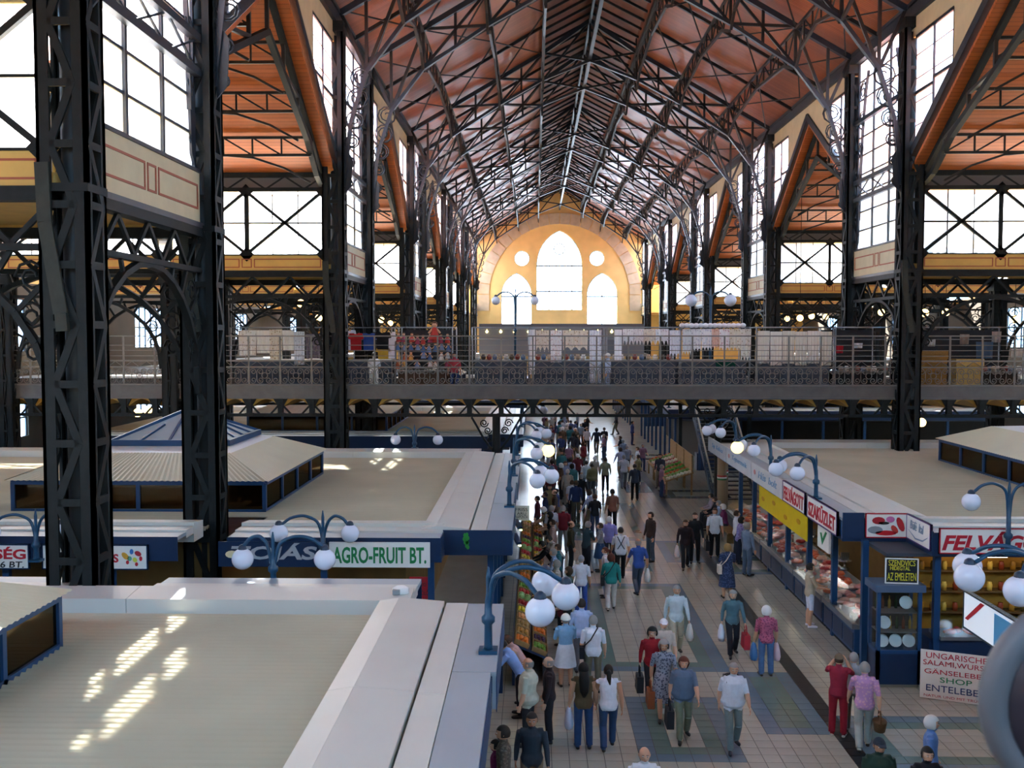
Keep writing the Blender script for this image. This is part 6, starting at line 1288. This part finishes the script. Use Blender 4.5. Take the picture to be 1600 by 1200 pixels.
person(916, 815, 'man in dark blue green shirt facing the grey blouse', 'reach', 'R', '#2c4048', 'short', '#1c1e26', 'short', 'grey', 1.74, turn=.6)
person(892, 814, 'balding man in olive jacket and dark red shirt', 'stand', 'R', '#34301f', 'long', '#17171a', 'bald', 'brown', 1.74)
person(880, 790, 'man in dark red vest with grey trousers', 'stand', 'A', '#6a1420', 'short', '#787c7c', 'short', 'grey', 1.74)
person(862, 790, 'man in grey white shirt and grey trousers beside the dark red vest', 'stand', 'A', '#a9b4be', 'short', '#6d747c', 'short', 'grey', 1.76, turn=.5)
person(845, 800, 'dark-haired woman in black top facing the fruit crates', 'reach', 'L', '#141416', 'short', '#4a463c', 'bob', 'black', 1.66)
person(835, 812, 'woman in dusty pink top beside the black top', 'stand', 'L', '#b09088', 'short', '#6a5a50', 'short', 'brown', 1.62)
person(866, 846, 'person in very dark navy coat bending to the fruit crates', 'lean', 'L', '#12141e', 'long', '#10121a', 'short', 'black', 1.7)
person(812, 857, 'grey-haired person in pale blue shirt close to the fruit stand', 'reach', 'L', '#9ab0d0', 'short', '#5a6474', 'short', 'grey', 1.7)
person(868, 876, 'grey-haired woman in stone coloured blouse near the large globes', 'stand', 'L', '#a8a69c', 'short', '#5a5650', 'perm', 'grey', 1.62)
person(908, 868, 'person in grey cap and white T-shirt with blue trousers', 'stand', 'A', '#d2d6e2', 'short', '#3450a0', 'cap', 'grey', 1.68, hatc='#8d929c')
person(889, 886, 'woman with fair brown hair in dark green top', 'stand', 'L', '#27403a', 'short', '#3c3c44', 'bob', 'brown', 1.64)
person(1017, 800, 'man in dark brown jacket and jeans standing alone', 'stand', 'L', '#3a2c26', 'long', '#3d5262', 'short', 'dark', 1.76, turn=.5)
person(957, 764, 'man in rust orange shirt and black trousers', 'stand', 'A', '#7e5546', 'short', '#17181e', 'short', 'dark', 1.76, turn=.3)
o = person(1071, 812, 'woman in black coat with dark red trim', 'walk', 'T', '#241418', 'long', '#1a1a20', 'short', 'brown', 1.68); bag(o, 1, 'plastic', '#dcd8dc', 'white plastic bag held by the woman in the black coat', 'walk')
person(1086, 801, 'man in dark suit beside the woman in the black coat', 'stand', 'T', '#16181e', 'long', '#14151a', 'short', 'dark', 1.78)
o = person(1117, 794, 'man in white short-sleeved shirt and black trousers', 'stand', 'T', '#c8d2dc', 'short', '#121318', 'short', 'brown', 1.78); bag(o, 1, 'hand', '#101216', 'black bag held by the man in the white short-sleeved shirt', 'stand')
person(1151, 798, 'man in white top at the round pillar', 'stand', 'R', '#d6dae4', 'short', '#2c3440', 'short', 'brown', 1.72)
person(1155, 808, 'dark-haired woman in purple patterned blouse at the meat counter', 'reach', 'R', '#8d88b8', 'short', '#1f2536', 'bob', 'black', 1.64, pat='#6a5a90')
person(1168, 817, 'grey-haired man in blue grey shirt and blue trousers at the meat counter', 'stand', 'R', '#6c7c92', 'long', '#4f6074', 'short', 'grey', 1.76, turn=.5)
o = person(1137, 850, 'woman in navy patterned dress at the meat counter side', 'stand_bare', 'A', '#2a3a5c', 'short', '#2a3a5c', 'bob', 'fair', 1.66, pat='#4a5a80', skirt='dress'); sling(o, '#d8cfc4', 'cream shoulder bag worn by the woman in the navy dress')
person(992, 725, 'man in black waistcoat over grey shirt and black trousers', 'stand', 'A', '#3c4250', 'long', '#0f1014', 'short', 'dark', 1.76)
person(975, 711, 'man in pale grey T-shirt and grey trousers', 'walk', 'A', '#a9aeb8', 'short', '#6a6f78', 'short', 'grey', 1.76)
person(946, 715, 'man in olive beige shirt and black trousers', 'stand', 'A', '#8f8c70', 'long', '#121216', 'short', 'dark', 1.74)
person(929, 713, 'woman in beige blouse beside the olive shirt', 'stand', 'A', '#a09080', 'short', '#75706a', 'short', 'white', 1.64)
o = person(916, 720, 'dark-haired woman in white blouse and grey trousers', 'stand', 'A', '#c4ccd2', 'short', '#7d858c', 'short', 'black', 1.64); bag(o, 1, 'hand', '#10141a', 'black handbag held by the woman in the white blouse', 'stand')
person(903, 709, 'man in burgundy pullover among the crowd', 'stand', 'A', '#5c1c28', 'long', '#20202a', 'short', 'white', 1.74)
person(887, 733, 'white-haired man in stone coloured jacket', 'stand', 'A', '#a39a90', 'long', '#8a8478', 'short', 'white', 1.72)
person(900, 751, 'man in navy sweater and khaki trousers', 'stand', 'A', '#182a52', 'long', '#4c483c', 'short', 'brown', 1.76)
person(908, 741, 'man in black jacket behind the navy sweater', 'stand', 'A', '#14161a', 'long', '#1a1c20', 'short', 'grey', 1.76)
person(867, 765, 'man in brown shirt close to the navy sweater', 'stand', 'L', '#4a3a2e', 'short', '#2a2620', 'bald', 'brown', 1.72)
person(852, 769, 'person in dark blue coat near the fruit stand', 'stand', 'L', '#1a2446', 'long', '#1a1a22', 'short', 'dark', 1.7)
person(840, 775, 'person in maroon cardigan near the paper notice', 'stand', 'L', '#521a26', 'long', '#2c2428', 'short', 'brown', 1.66)
person(988, 658, 'person in blue overalls at the far side of the aisle', 'stand', 'R', '#2c3a6c', 'long', '#222c50', 'short', 'dark', 1.74)
for u, v, l, tc_, bc_, hr, hc2, y in ((1058, 742, 'seated person in pale pink shirt and dark trousers on the bench', '#a08a94', '#1c222c', 'short', 'black', 41.9), (1070, 748, 'seated person in black top with white sleeves on the bench', '#20242c', '#2c2c34', 'short', 'brown', 41.0), (1083, 756, 'seated grey-haired person in pale blue top on the bench', '#9aa4b8', '#6c6a74', 'short', 'grey', 40.1), (1097, 768, 'seated white-haired woman in purple top on the bench', '#6a2a56', '#2a2430', 'perm', 'white', 39.2)):
    person(u, v, l, 'sit', 'L', tc_, 'long', bc_, hr, hc2, 1.68, loc=(7.55, y, 0))
o = person(0, 0, 'shopkeeper in white apron behind the meat trays under the yellow banner', 'reach', 'L', '#d4d6da', 'short', '#c8ccd0', 'short', 'brown', 1.72, loc=(9.55, 31.5, 0)); person(0, 0, 'shopkeeper in pink overall behind the trays near the sausages', 'reach', 'L', '#c87a80', 'short', '#d0d0d4', 'bob', 'auburn', 1.64, loc=(9.55, 35.2, 0)); person(0, 0, 'shopkeeper in white coat behind the counter nearest the cabinet', 'stand', 'L', '#dadce0', 'long', '#c8ccd0', 'short', 'dark', 1.72, loc=(9.55, 26.4, 0))
# --- people on the footbridge
person(584, 549, 'person in white shirt leaning at the bridge railing', 'reach', 'A', '#d6d8dc', 'short', '#c4c8c4', 'short', 'dark', 1.7, z0=ZD, loc=(atY(584, 580, 40.7).x, 40.7, ZD))
person(950, 549, 'person in white cap and pale clothes behind the lace curtain', 'stand', 'L', '#bcc6da', 'long', '#8a94ac', 'cap', 'white', 1.66, z0=ZD, loc=(atY(950, 580, 41.0).x, 41.0, ZD), hatc='#e4e2dc')
person(707, 545, 'stallholder in red and blue top beside the doll stall', 'stand', 'T', '#a83a48', 'short', '#2c3c6c', 'short', 'dark', 1.68, z0=ZD, loc=(atY(710, 580, 41.2).x, 41.2, ZD))
person(1405, 545, 'stallholder in dark clothes beside the mixed goods stall', 'stand', 'T', '#3a3036', 'long', '#222226', 'bob', 'brown', 1.66, z0=ZD, loc=(atY(1398, 580, 42.6).x, 42.6, ZD))
# --- the crowd in the far aisle
PAL = [('#7a8494', 'grey blue'), ('#2a2e3a', 'charcoal'), ('#a9a49a', 'stone'), ('#6a2430', 'wine red'), ('#c4c8d0', 'white'), ('#3a4a78', 'navy blue'), ('#8d6a7e', 'mauve'), ('#2c6a74', 'teal'), ('#5a4634', 'brown'), ('#8f98b8', 'pale blue'), ('#1a1a1e', 'black'), ('#7c7450', 'olive')]
BOTS = [('#1c1e24', 'black'), ('#4a5058', 'grey'), ('#2c3c5c', 'blue'), ('#6a6252', 'khaki')]
HS = [('short', 'grey'), ('short', 'dark'), ('short', 'brown'), ('bob', 'brown'), ('perm', 'white'), ('bob', 'black')]
spots = [(o.location.x, o.location.y) for o in COL.objects if o.name.startswith('person')]; npre = len(spots)
rr = random.Random(21)
while len(spots) < 62 + npre:
    y = 39 + 42 * rr.random() ** 1.15; x = rr.uniform(.5, 6.6) if rr.random() < .5 else rr.uniform(.5, 3.0)
    if y < 47 and x > 2.6: continue
    if 3.2 < x < 4.3 and y < 66: continue
    if all((x - a) ** 2 + (y - b) ** 2 > .36 for a, b in spots): spots.append((x, y))
for i, (x, y) in enumerate(spots[npre:]):
    c, cn = PAL[(i * 5) % 12]; bc_, bn_ = BOTS[(i * 3) % 4]; hr, hc2 = HS[(i * 7) % 6]
    person(0, 0, 'shopper in %s top and %s trousers in the crowd near the footbridge' % (cn, bn_), ('stand', 'walk', 'stand2', 'heavy')[i % 4], ('A', 'T', 'L', 'A', 'R')[i % 5], c, ('short', 'long')[i % 2], bc_, hr, hc2, 1.62 + .03 * (i % 6), loc=(x, y, 0), group='crowd, %s top, %s trousers' % (cn, bn_), turn=rr.uniform(-.5, .5))
for i in range(9):
    c, cn = PAL[(i * 7 + 3) % 12]; y = 22.9 + i * 1.75 + (2.2 if i == 0 else 0)
    if any((.78 - a) ** 2 + (y - b) ** 2 < .3 for a, b in spots[:npre]): continue
    person(0, 0, 'shopper in %s top standing close along the fruit stand' % cn, ('reach', 'stand', 'lean')[i % 3], 'L', c, ('short', 'long')[i % 2], BOTS[i % 4][0], *HS[(i * 5) % 6], 1.64 + .02 * (i % 4), loc=(.72 + .12 * (i % 2), y, 0), group='fruit stand shoppers in ' + cn, turn=rr.uniform(-.3, .3))
bpy.data.scenes.remove(TMP); bpy.data.scenes.remove(WS)

# ================================================================== names of look-alike ironwork by where it stands
BASE = {'arch_girder': 'iron arch girder with radiating spandrel bars', 'aisle_roof_truss': 'iron aisle truss with sloping ribs', 'lattice_purlin': 'slim iron lattice purlin under the nave ceiling', 'roof_tie_set': 'crossed iron tie rods under the nave ceiling', 'aisle_lattice_girder': 'lattice girder under the orange aisle ceiling', 'openwork_bracket': 'openwork iron scroll bracket beside a clerestory window', 'roof_truss': 'arched iron roof truss spanning the nave'}
for o in list(COL.objects):
    k = o.name.split('.')[0]
    if o.parent is None and k in BASE:
        y = o.location.y
        if k == 'roof_tie_set': c = o.children[0]; x, y = c.location.x, c.location.y
        else: x = o.location.x
        zone = 'before the footbridge' if y < 39.4 else ('at the footbridge' if y < 47.5 else 'beyond the footbridge')
        o['label'] = BASE[k] + (' ' if k == 'roof_truss' else (' on the egg stall side ' if x < XC else ' on the meat stall side ')) + zone; o['group'] = o['label']
